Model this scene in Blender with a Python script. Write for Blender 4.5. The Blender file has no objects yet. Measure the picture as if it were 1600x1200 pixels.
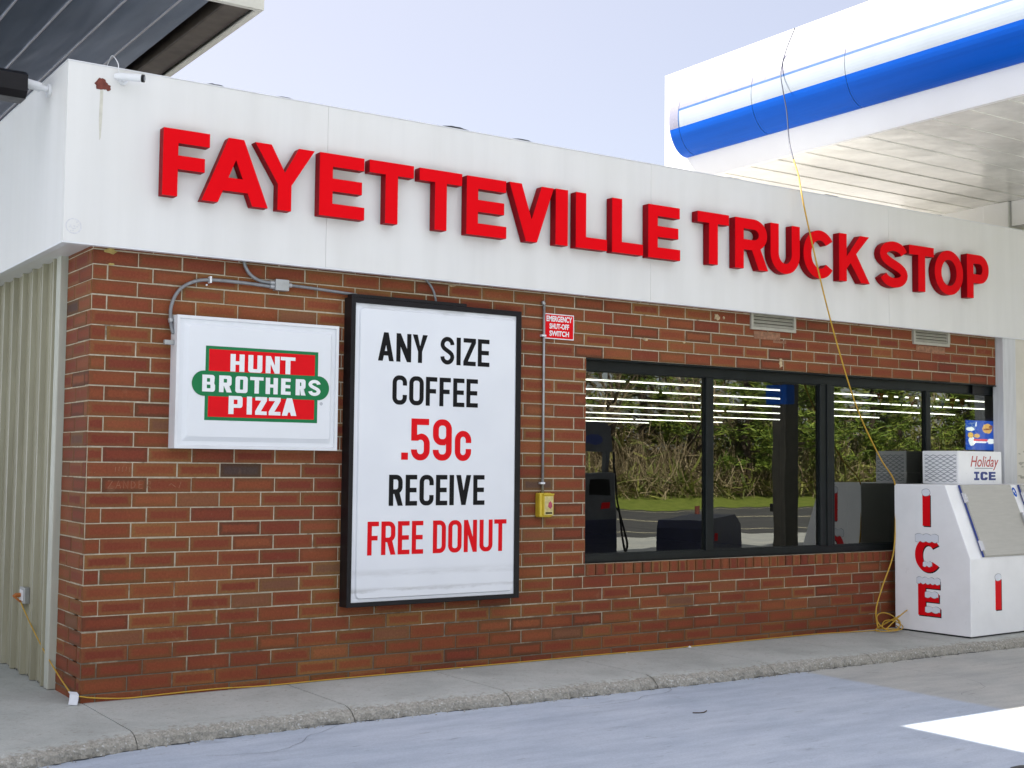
import bpy, bmesh, math, random
from mathutils import Vector, Matrix
from mathutils.geometry import tessellate_polygon
R = math.radians
random.seed(7)
SC = bpy.context.scene
COL = SC.collection

# ------------------------------------------------------------------ camera
cam_data = bpy.data.cameras.new('camera')
cam = bpy.data.objects.new('camera', cam_data); COL.objects.link(cam)
yaw, pitch, roll = .592503264, .0616593444, .0101107455
fw = Vector((math.sin(yaw)*math.cos(pitch), math.cos(yaw)*math.cos(pitch), math.sin(pitch)))
r0 = Vector((math.cos(yaw), -math.sin(yaw), 0)); u0 = r0.cross(fw)
rt = math.cos(roll)*r0 + math.sin(roll)*u0; up = -math.sin(roll)*r0 + math.cos(roll)*u0
M = Matrix((rt, up, -fw)).transposed().to_4x4(); M.translation = Vector((-2.43898339, -8.64256497, 1.60673109))
cam.matrix_world = M
cam_data.sensor_width = 36; cam_data.lens = 36*2015.5/1600
cam_data.clip_start = .05; cam_data.clip_end = 3000
SC.camera = cam

# ------------------------------------------------------------------ light
SUN = Vector((-.455, .676, 1.0)).normalized()           # towards the sun
EL = math.asin(SUN.z)
VEIL = (5.7, 5.3, 5.4); FILL_CLOUD = (7.0, 7.2, 8.0)
world = bpy.data.worlds.new("World"); SC.world = world; world.use_nodes = True
wn = world.node_tree; bg = wn.nodes['Background']
sky = wn.nodes.new('ShaderNodeTexSky'); sky.sky_type = 'NISHITA'; sky.sun_disc = False
sky.sun_elevation = EL; sky.sun_rotation = math.atan2(SUN.x, SUN.y)
sky.altitude = 50; sky.air_density = 1.0; sky.dust_density = 1.0; sky.ozone_density = 4.0
# a thin white veil over the blue; unseen cloud added behind the camera lifts the shade
def wnode(t, **kw):
    n = wn.nodes.new(t)
    for k, v in kw.items(): setattr(n, k, v)
    return n
wtc = wnode('ShaderNodeTexCoord'); wsp = wnode('ShaderNodeSeparateXYZ'); wn.links.new(wtc.outputs['Generated'], wsp.inputs[0])
def wramp(src, stops):
    r_ = wnode('ShaderNodeValToRGB')
    while len(r_.color_ramp.elements) < len(stops): r_.color_ramp.elements.new(.5)
    for e, (p, c) in zip(r_.color_ramp.elements, stops): e.position = p; e.color = (c, c, c, 1)
    wn.links.new(src, r_.inputs[0]); return r_.outputs[0]
def wmath(op, a, b):
    m_ = wnode('ShaderNodeMath', operation=op)
    for i, v in enumerate((a, b)):
        if hasattr(v, 'links'): wn.links.new(v, m_.inputs[i])
        else: m_.inputs[i].default_value = v
    return m_.outputs[0]
def wmix(f, a, b):
    m_ = wnode('ShaderNodeMix', data_type='RGBA')
    for i, v in ((0, f), (6, a), (7, b)):
        if hasattr(v, 'links'): wn.links.new(v, m_.inputs[i])
        elif isinstance(v, (int, float)): m_.inputs[i].default_value = v
        else: m_.inputs[i].default_value = (*v, 1)
    return m_.outputs[2]
wno = wnode('ShaderNodeTexNoise'); wno.inputs['Scale'].default_value = 2.2; wno.inputs['Detail'].default_value = 5
wn.links.new(wtc.outputs['Generated'], wno.inputs['Vector'])
east = wramp(wmath('MULTIPLY_ADD', wsp.outputs[0], .5), [(.60, 1.0), (.95, 0.0)])
veil = wmath('ADD', wmath('MULTIPLY', east, .22), .42)
veil = wmath('ADD', veil, wmath('MULTIPLY', wmath('SUBTRACT', wno.outputs['Fac'], .5), .10))
col1 = wmix(veil, sky.outputs[0], VEIL)
back = wmath('MULTIPLY', wramp(wmath('MULTIPLY_ADD', wsp.outputs[1], -1.0), [(.05, 0), (.55, 1)]), wramp(wno.outputs['Fac'], [(.36, .45), (.60, 1.0)]))
back = wmath('MULTIPLY', back, wramp(wsp.outputs[2], [(.08, .15), (.35, 1)]))
col2 = wmix(back, col1, FILL_CLOUD)
wn.links.new(col2, bg.inputs[0]); bg.inputs[1].default_value = .043
sl = bpy.data.lights.new('sun', 'SUN'); sl.energy = 3.2; sl.angle = R(.5); sl.color = (1, .95, .87)
so = bpy.data.objects.new('sun', sl); COL.objects.link(so)
so.rotation_euler = SUN.to_track_quat('Z', 'Y').to_euler(); so.location = (-10, 20, 30)
SC.view_settings.view_transform = 'Standard'; SC.view_settings.look = 'None'
SC.view_settings.gamma = 1; SC.view_settings.exposure = 2.12
SC.cycles.max_bounces = 10; SC.cycles.diffuse_bounces = 6; SC.cycles.glossy_bounces = 5; SC.cycles.transparent_max_bounces = 12

# ------------------------------------------------------------------ materials
def nmat(name):
    m = bpy.data.materials.new(name); m.use_nodes = True
    return m, m.node_tree, m.node_tree.nodes['Principled BSDF']
def node(nt, typ, **kw):
    n = nt.nodes.new(typ)
    for k, v in kw.items():
        if isinstance(v, dict):
            for a, b in v.items(): n.inputs[a].default_value = b
        else: setattr(n, k, v)
    return n
def ramp(nt, fac, stops):
    n = nt.nodes.new('ShaderNodeValToRGB'); e = n.color_ramp.elements
    while len(e) < len(stops): e.new(.5)
    for i, (p, c) in enumerate(stops):
        e[i].position = p; e[i].color = (c[0], c[1], c[2], 1)
    nt.links.new(fac, n.inputs[0]); return n.outputs[0]
def mixc(nt, fac, a, b, mode='MIX'):
    n = nt.nodes.new('ShaderNodeMix'); n.data_type = 'RGBA'; n.blend_type = mode
    for inp, v in ((n.inputs[0], fac), (n.inputs[6], a), (n.inputs[7], b)):
        if hasattr(v, 'links'): nt.links.new(v, inp)
        elif isinstance(v, (int, float)): inp.default_value = v
        else: inp.default_value = (v[0], v[1], v[2], 1)
    return n.outputs[2]
def math_(nt, op, a, b=0.0, c=None):
    n = nt.nodes.new('ShaderNodeMath'); n.operation = op
    for i, v in enumerate((a, b) if c is None else (a, b, c)):
        if hasattr(v, 'links'): nt.links.new(v, n.inputs[i])
        else: n.inputs[i].default_value = v
    return n.outputs[0]
def noise(nt, scale, detail=4, rough=.55, vec=None, stretch=None, dist=0):
    n = node(nt, 'ShaderNodeTexNoise', **{})
    n.inputs['Scale'].default_value = scale; n.inputs['Detail'].default_value = detail
    n.inputs['Roughness'].default_value = rough; n.inputs['Distortion'].default_value = dist
    if vec is None:
        vec = nt.nodes.new('ShaderNodeTexCoord').outputs['Object']
    if stretch:
        mp = nt.nodes.new('ShaderNodeMapping'); mp.inputs['Scale'].default_value = stretch
        nt.links.new(vec, mp.inputs[0]); vec = mp.outputs[0]
    nt.links.new(vec, n.inputs['Vector']); return n.outputs['Fac']
def bump(nt, b, h, strength, dist=.01):
    n = nt.nodes.new('ShaderNodeBump'); n.inputs['Strength'].default_value = strength; n.inputs['Distance'].default_value = dist
    nt.links.new(h, n.inputs['Height']); nt.links.new(n.outputs[0], b.inputs['Normal'])
def plain(name, col, rough=.5, metal=0, var=.08, nscale=6, bmp=0, spec=.5, coat=0, stretch=None):
    """a base colour with slight blotches of dirt and a little uneven gloss"""
    m, nt, b = nmat(name)
    f = noise(nt, nscale, 5, .6, stretch=stretch)
    c = ramp(nt, f, [(.25, [x*(1-var*1.6) for x in col]), (.6, col), (.85, [min(1, x*(1+var)) for x in col])])
    nt.links.new(c, b.inputs['Base Color'])
    f2 = noise(nt, nscale*3.1, 3)
    nt.links.new(math_(nt, 'MULTIPLY_ADD', f2, .22, rough-.11), b.inputs['Roughness'])
    b.inputs['Metallic'].default_value = metal
    b.inputs['Specular IOR Level'].default_value = spec
    b.inputs['Coat Weight'].default_value = coat
    if bmp: bump(nt, b, noise(nt, nscale*8, 4), bmp, .005)
    return m
def emis(name, col, s):
    m, nt, b = nmat(name)
    b.inputs['Base Color'].default_value = (*col, 1)
    b.inputs['Emission Color'].default_value = (*col, 1); b.inputs['Emission Strength'].default_value = s
    return m

MT = {}
MT['white_enamel'] = plain('white_enamel', (.87, .88, .90), .32, var=.05, nscale=3, spec=.5)
MT['sign_white'] = plain('sign_white', (.74, .76, .79), .22, var=.03, nscale=2)
MT['frame_white'] = plain('frame_white', (.72, .73, .75), .35, var=.05)
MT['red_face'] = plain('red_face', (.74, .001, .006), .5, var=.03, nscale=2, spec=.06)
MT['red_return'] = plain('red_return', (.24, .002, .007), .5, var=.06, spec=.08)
MT['red_print'] = plain('red_print', (.70, .004, .010), .4, var=.05, spec=.12)
MT['green_print'] = plain('green_print', (.006, .17, .055), .4, var=.05, spec=.25)
MT['white_print'] = plain('white_print', (.78, .79, .80), .3, var=.03)
MT['black_print'] = plain('black_print', (.008, .008, .009), .45, spec=.12, var=.1)
MT['blue_print'] = plain('blue_print', (.012, .035, .22), .4, var=.1)
MT['grey_print'] = plain('grey_print', (.22, .25, .30), .4, var=.1)
MT['script_red'] = plain('script_red', (.50, .06, .06), .4, var=.2, nscale=40)
MT['snow_print'] = plain('snow_print', (.74, .78, .85), .4, var=.05)
MT['black_frame'] = plain('black_frame', (.010, .009, .011), .34, spec=.22, var=.25, nscale=5)
MT['window_frame'] = plain('window_frame', (.009, .012, .013), .34, .0, spec=.25, var=.25, nscale=7)
MT['grey_conduit'] = plain('grey_conduit', (.24, .25, .26), .42, .35, var=.2, nscale=20)
MT['galv'] = plain('galvanised', (.42, .43, .43), .4, .6, var=.15, nscale=14)
MT['yellow'] = plain('yellow', (.62, .45, .03), .4, var=.12, nscale=20)
MT['cord'] = plain('cord_yellow', (.52, .31, .025), .5, var=.15, nscale=10)
MT['cord_dark'] = plain('cord_dark', (.05, .06, .10), .5, var=.15, nscale=10)
MT['orange'] = plain('orange', (.42, .13, .02), .5, var=.15)
MT['paper'] = plain('paper', (.66, .68, .72), .7, var=.06, nscale=20)
MT['dark_rubber'] = plain('dark_rubber', (.016, .016, .018), .7, var=.2)
MT['steel_door'] = plain('steel_door', (.46, .45, .41), .55, .15, var=.05, nscale=5, stretch=(1, 1, 14))
MT['steel'] = plain('steel', (.55, .55, .56), .3, .9, var=.1)
MT['cream_panel'] = plain('cream_panel', (.66, .63, .55), .55, var=.1, nscale=2.5)
MT['shaded_side_strip'] = plain('shaded_side_strip', (.60, .61, .63), .4, var=.1, nscale=4, stretch=(6, 6, .6))
MT['vent_tan'] = plain('vent_tan', (.40, .385, .32), .5, var=.12, nscale=9)
MT['vent_dark'] = plain('vent_dark', (.10, .095, .07), .7, var=.2)
MT['membrane'] = plain('membrane', (.035, .042, .05), .7, var=.3)
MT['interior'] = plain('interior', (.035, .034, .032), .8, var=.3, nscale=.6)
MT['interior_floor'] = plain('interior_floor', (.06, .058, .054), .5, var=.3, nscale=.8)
MT['dark_panel'] = plain('dark_panel', (.030, .032, .032), .6, var=.2)
MT['navy'] = plain('navy', (.008, .012, .055), .45, var=.2)
MT['pump_grey'] = plain('pump_grey', (.09, .10, .12), .4, var=.2)
MT['tube'] = emis('tube_light', (1, .97, .88), 2.0)
MT['bark'] = plain('bark', (.085, .062, .042), .9, var=.4, nscale=4, bmp=.6)
MT['rust'] = plain('rust', (.17, .040, .028), .85, var=.45, nscale=25, bmp=.4)
MT['foam'] = plain('foam', (.46, .34, .11), .8, var=.3, nscale=30)
MT['patch'] = plain('patched_brick', (.30, .15, .085), .85, var=.35, nscale=30)
MT['clad'] = plain('column_cladding', (.085, .075, .06), .6, var=.2)
MT['caulk'] = plain('caulk', (.52, .40, .24), .8, var=.35, nscale=40)
MT['stain_line'] = plain('stain_line', (.62, .60, .52), .5, var=.15, nscale=14)
MT['ghost_ring'] = plain('ghost_ring', (.66, .66, .68), .6, var=.12, nscale=60)
MT['aged_brown'] = plain('aged_brown', (.085, .065, .048), .6, .2, var=.35, nscale=3)
MT['canopy_white'] = plain('canopy_white', (.80, .80, .80), .35, var=.03, nscale=1.5)
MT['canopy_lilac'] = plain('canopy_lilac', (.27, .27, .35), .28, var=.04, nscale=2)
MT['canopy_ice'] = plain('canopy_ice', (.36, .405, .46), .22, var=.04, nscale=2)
MT['canopy_blue'] = plain('canopy_blue', (.001, .092, .52), .45, spec=.12, var=.16, nscale=1.6, stretch=(1, .12, 3))
MT['canopy_line'] = plain('canopy_line', (.02, .10, .30), .4, var=.2)
MT['shed_white'] = plain('shed_white', (.62, .58, .46), .7, var=.1, nscale=1)

def fascia_mat():
    m, nt, b = nmat('fascia_panel')
    f = noise(nt, 1.0, 5, .55, stretch=(5, 5, .35))
    g = noise(nt, 1.3, 4, .6)
    c = ramp(nt, f, [(.3, (.685, .68, .665)), (.55, (.725, .72, .705)), (.8, (.745, .74, .73))])
    c = mixc(nt, math_(nt, 'MULTIPLY', ramp(nt, g, [(.45, (0, 0, 0)), (.75, (1, 1, 1))]), .35), c, (.66, .645, .60))
    nt.links.new(c, b.inputs['Base Color'])
    nt.links.new(math_(nt, 'MULTIPLY_ADD', f, .2, .24), b.inputs['Roughness'])
    b.inputs['Specular IOR Level'].default_value = .45
    bump(nt, b, noise(nt, 2.2, 2), .05, .02)
    return m
MT['fascia'] = fascia_mat()

def brick_mat():
    m, nt, b = nmat('brick_face')
    geo = nt.nodes.new('ShaderNodeNewGeometry'); rnd = geo.outputs['Random Per Island']
    base = ramp(nt, rnd, [(0, (.185, .043, .027)), (.25, (.203, .049, .028)), (.5, (.214, .054, .029)), (.75, (.226, .062, .030)),
                          (.95, (.245, .074, .036)), (.980, (.20, .078, .045)), (.993, (.17, .08, .05)), (.997, (.075, .048, .046))])
    uv = nt.nodes.new('ShaderNodeUVMap'); uv.uv_map = 'UVMap'
    sp = nt.nodes.new('ShaderNodeSeparateXYZ'); nt.links.new(uv.outputs[0], sp.inputs[0])
    du = math_(nt, 'MULTIPLY', math_(nt, 'SUBTRACT', .5, math_(nt, 'ABSOLUTE', math_(nt, 'SUBTRACT', sp.outputs[0], .5))), 3.1)
    dv = math_(nt, 'SUBTRACT', .5, math_(nt, 'ABSOLUTE', math_(nt, 'SUBTRACT', sp.outputs[1], .5)))
    d = math_(nt, 'MINIMUM', du, dv)
    n1 = noise(nt, 34, 4, .6)
    d = math_(nt, 'ADD', d, math_(nt, 'MULTIPLY', math_(nt, 'SUBTRACT', n1, .5), .30))
    rim = ramp(nt, d, [(.04, (1, 1, 1)), (.16, (.9, .9, .9)), (.31, (0, 0, 0))])
    amount = math_(nt, 'MULTIPLY', rim, math_(nt, 'MULTIPLY_ADD', math_(nt, 'FRACT', math_(nt, 'MULTIPLY', rnd, 37.0)), .50, .32))
    rimc = ramp(nt, math_(nt, 'FRACT', math_(nt, 'MULTIPLY', rnd, 71.0)), [(0, (.120, .058, .024)), (.4, (.24, .125, .048)), (.7, (.16, .085, .036)), (1, (.075, .040, .024))])
    c = mixc(nt, amount, base, rimc)
    n2 = noise(nt, 70, 5, .7)
    c = mixc(nt, .55, c, ramp(nt, n2, [(.3, (.58, .55, .54)), (.60, (1.06, 1.06, 1.06)), (.8, (1.7, 1.75, 1.7))]), 'MULTIPLY')
    n4 = noise(nt, .9, 3, .6)
    c = mixc(nt, .8, c, ramp(nt, n4, [(.3, (.88, .78, .84)), (.7, (1.14, 1.32, 1.02))]), 'MULTIPLY')
    n3 = noise(nt, 9, 4, .6)
    sm = ramp(nt, n3, [(.62, (0, 0, 0)), (.78, (1, 1, 1))])
    c = mixc(nt, math_(nt, 'MULTIPLY', sm, .30), c, (.30, .17, .10))
    spk = ramp(nt, noise(nt, 120, 1, .5), [(.785, (0, 0, 0)), (.80, (1, 1, 1))])
    c = mixc(nt, math_(nt, 'MULTIPLY', spk, .5), c, (.50, .38, .26))
    nt.links.new(c, b.inputs['Base Color'])
    nt.links.new(math_(nt, 'MULTIPLY_ADD', n2, .3, .5), b.inputs['Roughness'])
    b.inputs['Specular IOR Level'].default_value = .12
    bump(nt, b, noise(nt, 160, 5, .7), .35, .003)
    return m
def mortar_mat():
    m, nt, b = nmat('mortar')
    n1 = noise(nt, 22, 5, .65)
    c = ramp(nt, n1, [(.3, (.36, .305, .215)), (.6, (.50, .44, .335)), (.85, (.58, .53, .43))])
    tc = nt.nodes.new('ShaderNodeTexCoord'); sp = nt.nodes.new('ShaderNodeSeparateXYZ'); nt.links.new(tc.outputs['Object'], sp.inputs[0])
    z = math_(nt, 'ADD', sp.outputs[2], math_(nt, 'MULTIPLY', math_(nt, 'SUBTRACT', noise(nt, 2.4, 4, .7), .5), 1.5))
    low = ramp(nt, z, [(.28, (1, 1, 1)), (.55, (0, 0, 0))])
    c = mixc(nt, math_(nt, 'MULTIPLY', low, .85), c, (.085, .062, .045))
    big = ramp(nt, noise(nt, 3.5, 4, .7), [(.60, (0, 0, 0)), (.68, (1, 1, 1))])
    c = mixc(nt, math_(nt, 'MULTIPLY', big, .72), c, (.10, .07, .045))
    nt.links.new(c, b.inputs['Base Color']); b.inputs['Roughness'].default_value = .95
    bump(nt, b, noise(nt, 150, 4, .7), .5, .004)
    return m
MT['brick'] = brick_mat(); MT['mortar'] = mortar_mat()

def siding_mat():
    m, nt, b = nmat('siding_paint')
    f = noise(nt, 2, 5, .6, stretch=(4, 4, .5))
    c = ramp(nt, f, [(.3, (.25, .235, .16)), (.6, (.32, .305, .215)), (.85, (.39, .375, .29))])
    nt.links.new(c, b.inputs['Base Color']); b.inputs['Roughness'].default_value = .42
    return m
MT['siding'] = siding_mat()

def concrete_mat(name, cols, scale, streak=False, agg=False):
    m, nt, b = nmat(name)
    n1 = noise(nt, scale, 6, .62)
    c = ramp(nt, n1, [(.28, cols[0]), (.52, cols[1]), (.78, cols[2])])
    n2 = noise(nt, 90, 4, .7)
    c = mixc(nt, .5, c, ramp(nt, n2, [(.28, (.70, .70, .69)), (.55, (1, 1, 1)), (.8, (1.22, 1.21, 1.18))]), 'MULTIPLY')
    if streak:
        st = noise(nt, 1.2, 6, .66, stretch=(1.1, 5.0, 1))
        c = mixc(nt, .85, c, ramp(nt, st, [(.30, (.80, .81, .83)), (.55, (1, 1, 1)), (.74, (1.13, 1.12, 1.10))]), 'MULTIPLY')
        spot = ramp(nt, noise(nt, 3.2, 4, .6, stretch=(1, 3.2, 1)), [(.64, (0, 0, 0)), (.76, (1, 1, 1))])
        c = mixc(nt, math_(nt, 'MULTIPLY', spot, .40), c, (.13, .13, .14))
        scr = ramp(nt, noise(nt, 14, 2, .5, stretch=(.35, 3, 1)), [(.705, (0, 0, 0)), (.735, (1, 1, 1))])
        c = mixc(nt, math_(nt, 'MULTIPLY', scr, .55), c, (.10, .10, .11))
        # the lot turns browner past a slightly ragged line to the right
        tc = nt.nodes.new('ShaderNodeTexCoord'); sp = nt.nodes.new('ShaderNodeSeparateXYZ'); nt.links.new(tc.outputs['Object'], sp.inputs[0])
        edge = math_(nt, 'ADD', sp.outputs[0], math_(nt, 'MULTIPLY', math_(nt, 'SUBTRACT', noise(nt, 9, 3), .5), .05))
        mk = ramp(nt, math_(nt, 'MULTIPLY_ADD', edge, .1, 0), [(.5525, (0, 0, 0)), (.5565, (1, 1, 1))])
        c = mixc(nt, mk, c, mixc(nt, 1.0, c, (1.0, .90, .74), 'MULTIPLY'))
    if agg:
        vo = nt.nodes.new('ShaderNodeTexVoronoi'); vo.inputs['Scale'].default_value = 95
        tc = nt.nodes.new('ShaderNodeTexCoord'); nt.links.new(tc.outputs['Object'], vo.inputs['Vector'])
        sp = nt.nodes.new('ShaderNodeSeparateColor'); nt.links.new(vo.outputs['Color'], sp.inputs[0])
        st = ramp(nt, sp.outputs[0], [(.0, (.12, .10, .075)), (.45, (.23, .20, .155)), (.85, (.31, .28, .23)), (.965, (.34, .32, .28)), (.985, (.50, .50, .48))])
        g = nt.nodes.new('ShaderNodeNewGeometry'); sn = nt.nodes.new('ShaderNodeSeparateXYZ'); nt.links.new(g.outputs['Normal'], sn.inputs[0])
        so_ = nt.nodes.new('ShaderNodeSeparateXYZ'); nt.links.new(tc.outputs['Object'], so_.inputs[0])
        facem = ramp(nt, math_(nt, 'ADD', so_.outputs[2], math_(nt, 'MULTIPLY', math_(nt, 'SUBTRACT', noise(nt, 30, 3), .5), .05)), [(.000, (1, 1, 1)), (.012, (0, 0, 0))])
        c = mixc(nt, math_(nt, 'MULTIPLY', facem, .62), c, st)
        bump(nt, b, vo.outputs['Distance'], .15, .003)
    else:
        bump(nt, b, noise(nt, 60, 5, .7), .25, .004)
    nt.links.new(c, b.inputs['Base Color'])
    b.inputs['Roughness'].default_value = .8; b.inputs['Specular IOR Level'].default_value = .3
    return m
MT['lot'] = concrete_mat('lot_concrete', [(.36, .415, .495), (.435, .485, .56), (.49, .535, .60)], .8, streak=True)
MT['walk'] = concrete_mat('walk_concrete', [(.33, .345, .325), (.42, .435, .41), (.48, .49, .465)], 1.6, agg=True)
MT['asphalt'] = concrete_mat('asphalt', [(.05, .05, .052), (.07, .07, .072), (.09, .088, .085)], 1.0)
MT['line_paint'] = plain('line_paint', (.6, .55, .4), .7, var=.15)
MT['grass'] = concrete_mat('grass', [(.10, .14, .02), (.16, .20, .03), (.22, .24, .06)], 3)
MT['shade_and_crack'] = plain('lot_shade', (.035, .037, .042), .45, var=.3, nscale=3)  # near-black for the painted corner shade and the lot cracks

def glass_mat():
    m, nt, b = nmat('window_glass'); nt.nodes.remove(b)
    out = nt.nodes['Material Output']
    tr = node(nt, 'ShaderNodeBsdfTransparent'); tr.inputs[0].default_value = (.36, .39, .36, 1)
    gl = node(nt, 'ShaderNodeBsdfGlossy'); gl.inputs['Roughness'].default_value = 0; gl.inputs[0].default_value = (.93, .95, .88, 1)
    fr = node(nt, 'ShaderNodeFresnel'); fr.inputs[0].default_value = 1.5
    fac = math_(nt, 'MULTIPLY_ADD', fr.outputs[0], 1.0, .145)
    n = nt.nodes.new('ShaderNodeBump'); n.inputs['Strength'].default_value = .012; n.inputs['Distance'].default_value = .1
    nt.links.new(noise(nt, 1.3, 2), n.inputs['Height']); nt.links.new(n.outputs[0], gl.inputs['Normal'])
    mx = nt.nodes.new('ShaderNodeMixShader'); nt.links.new(fac, mx.inputs[0]); nt.links.new(tr.outputs[0], mx.inputs[1]); nt.links.new(gl.outputs[0], mx.inputs[2])
    nt.links.new(mx.outputs[0], out.inputs[0]); return m
MT['glass'] = glass_mat()

def soffit_mat(name, col, rough, bstr, sc, metal, st=None):
    m, nt, b = nmat(name)
    f = noise(nt, sc, 4, .6, stretch=st)
    c = ramp(nt, f, [(.3, [x*.7 for x in col]), (.7, col)])
    nt.links.new(c, b.inputs['Base Color']); b.inputs['Metallic'].default_value = metal
    b.inputs['Roughness'].default_value = rough
    bump(nt, b, noise(nt, sc*1.5, 2, .4, stretch=st), bstr, .05)
    return m
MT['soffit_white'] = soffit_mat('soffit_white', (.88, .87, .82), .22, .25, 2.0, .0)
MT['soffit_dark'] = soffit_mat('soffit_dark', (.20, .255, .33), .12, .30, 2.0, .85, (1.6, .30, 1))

def leaf_mat(name, a, b_, c_):
    m, nt, b = nmat(name)
    g = nt.nodes.new('ShaderNodeNewGeometry')
    c = ramp(nt, g.outputs['Random Per Island'], [(0, a), (.5, b_), (1, c_)])
    nt.links.new(c, b.inputs['Base Color']); b.inputs['Roughness'].default_value = .7
    return m
MT['pine'] = leaf_mat('pine_needles', (.05, .10, .010), (.15, .23, .022), (.30, .36, .05))
MT['brush'] = leaf_mat('dry_brush', (.07, .05, .024), (.18, .13, .065), (.44, .36, .22))
MT['brush_green'] = leaf_mat('green_brush', (.07, .10, .014), (.17, .19, .03), (.27, .27, .06))

# ------------------------------------------------------------------ mesh helpers
class MB:
    def __init__(s): s.v = []; s.f = []; s.m = []; s.uv = {}
    def face(s, pts, m=0, uv=None):
        i = len(s.v); s.v += [tuple(p) for p in pts]; s.f.append(tuple(range(i, i+len(pts)))); s.m.append(m)
        if uv: s.uv[len(s.f)-1] = uv
    def add(s, verts, faces, m=0):
        i = len(s.v); s.v += [tuple(p) for p in verts]
        for f in faces: s.f.append(tuple(i+k for k in f)); s.m.append(m)
    def box(s, a, b, m=0, bev=0.0):
        x0, y0, z0 = a; x1, y1, z1 = b
        if bev <= 0:
            s.add([(x0,y0,z0),(x1,y0,z0),(x1,y1,z0),(x0,y1,z0),(x0,y0,z1),(x1,y0,z1),(x1,y1,z1),(x0,y1,z1)],
                  [(0,3,2,1),(4,5,6,7),(0,1,5,4),(1,2,6,5),(2,3,7,6),(3,0,4,7)], m)
        else:
            bm = bmesh.new(); bmesh.ops.create_cube(bm, size=1)
            for v in bm.verts: v.co = Vector(((x0+x1)/2+v.co.x*(x1-x0), (y0+y1)/2+v.co.y*(y1-y0), (z0+z1)/2+v.co.z*(z1-z0)))
            bmesh.ops.bevel(bm, geom=list(bm.edges), offset=bev, segments=2, affect='EDGES', profile=.5)
            s.frombm(bm, m); bm.free()
    def frombm(s, bm, m=0):
        bm.verts.index_update()
        s.add([v.co[:] for v in bm.verts], [[v.index for v in f.verts] for f in bm.faces], m)
    def tube(s, pts, r, n=8, m=0, cap=True, smooth=None):
        pts = [Vector(p) for p in pts]; rings = []
        prev = None
        for i, p in enumerate(pts):
            t = (pts[min(i+1, len(pts)-1)] - pts[max(i-1, 0)]).normalized()
            if prev is None:
                a = t.orthogonal().normalized()
            else:
                a = (prev - t*prev.dot(t)).normalized()
            prev = a; b = t.cross(a)
            rr = r[i] if isinstance(r, (list, tuple)) else r
            rings.append([p + (a*math.cos(2*math.pi*k/n) + b*math.sin(2*math.pi*k/n))*rr for k in range(n)])
        verts = [q for ring in rings for q in ring]; faces = []
        for i in range(len(pts)-1):
            for k in range(n):
                faces.append((i*n+k, i*n+(k+1) % n, (i+1)*n+(k+1) % n, (i+1)*n+k))
        if cap:
            faces.append(tuple(range(n))[::-1]); faces.append(tuple((len(pts)-1)*n+k for k in range(n)))
        s.add(verts, faces, m)
    def prism(s, loops, y0, y1, m=0, tf=None, back=False):
        """loops of (x,z); front at y0 (towards -Y), back at y1"""
        tf = tf or (lambda x, y, z: (x, y, z))
        polys = [[Vector((p[0], p[1], 0)) for p in lp] for lp in loops]
        flat = [p for lp in polys for p in lp]
        tris = tessellate_polygon(polys)
        fr = [tf(p.x, y0, p.y) for p in flat]
        fs = []
        for t in tris:
            a, b, c = (flat[k] for k in t)
            s_ = (b.x-a.x)*(c.y-a.y)-(b.y-a.y)*(c.x-a.x)
            if abs(s_) < 1e-12: continue
            fs.append(tuple(t) if s_ > 0 else (t[0], t[2], t[1]))
        s.add(fr, fs, m)
        if back: s.add([tf(p.x, y1, p.y) for p in flat], [f[::-1] for f in fs], m)
        for li, lp in enumerate(polys):
            area = sum(lp[i].x*lp[(i+1) % len(lp)].y-lp[(i+1) % len(lp)].x*lp[i].y for i in range(len(lp)))
            L = lp if (area > 0) == (li == 0) else lp[::-1]
            for i in range(len(L)):
                a, b = L[i], L[(i+1) % len(L)]
                s.face([tf(a.x, y1, a.y), tf(b.x, y1, b.y), tf(b.x, y0, b.y), tf(a.x, y0, a.y)], m)
    def build(s, name, mats, parent=None, smooth=False, kind=None):
        me = bpy.data.meshes.new(name); me.from_pydata(s.v, [], s.f)
        for mm in (mats if isinstance(mats, (list, tuple)) else [mats]): me.materials.append(MT[mm])
        me.polygons.foreach_set('material_index', s.m)
        if s.uv:
            ul = me.uv_layers.new(name='UVMap')
            for fi, uv in s.uv.items():
                for k, li in enumerate(me.polygons[fi].loop_indices): ul.data[li].uv = uv[k]
        if smooth: me.polygons.foreach_set('use_smooth', [True]*len(s.f))
        me.update()
        o = bpy.data.objects.new(name, me); COL.objects.link(o)
        if parent: o.parent = parent
        if kind: o['kind'] = kind
        return o
def empty(name, label, cat, group=None, loc=(0, 0, 0)):
    o = bpy.data.objects.new(name, None); COL.objects.link(o); o.location = loc
    o.empty_display_size = .2
    return tag(o, label, cat, group)
def tag(o, label, cat, group=None):
    o['label'] = label; o['category'] = cat
    if group: o['group'] = group
    return o
def smooth_pts(pts, n=8):
    """Catmull-Rom through the points"""
    P = [Vector(p) for p in pts]; out = []
    for i in range(len(P)-1):
        p0 = P[max(i-1, 0)]; p1 = P[i]; p2 = P[i+1]; p3 = P[min(i+2, len(P)-1)]
        for k in range(n):
            t = k/n
            out.append(.5*((2*p1)+(p2-p0)*t+(2*p0-5*p1+4*p2-p3)*t*t+(3*p1-p0-3*p2+p3)*t**3))
    out.append(P[-1]); return out

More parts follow.
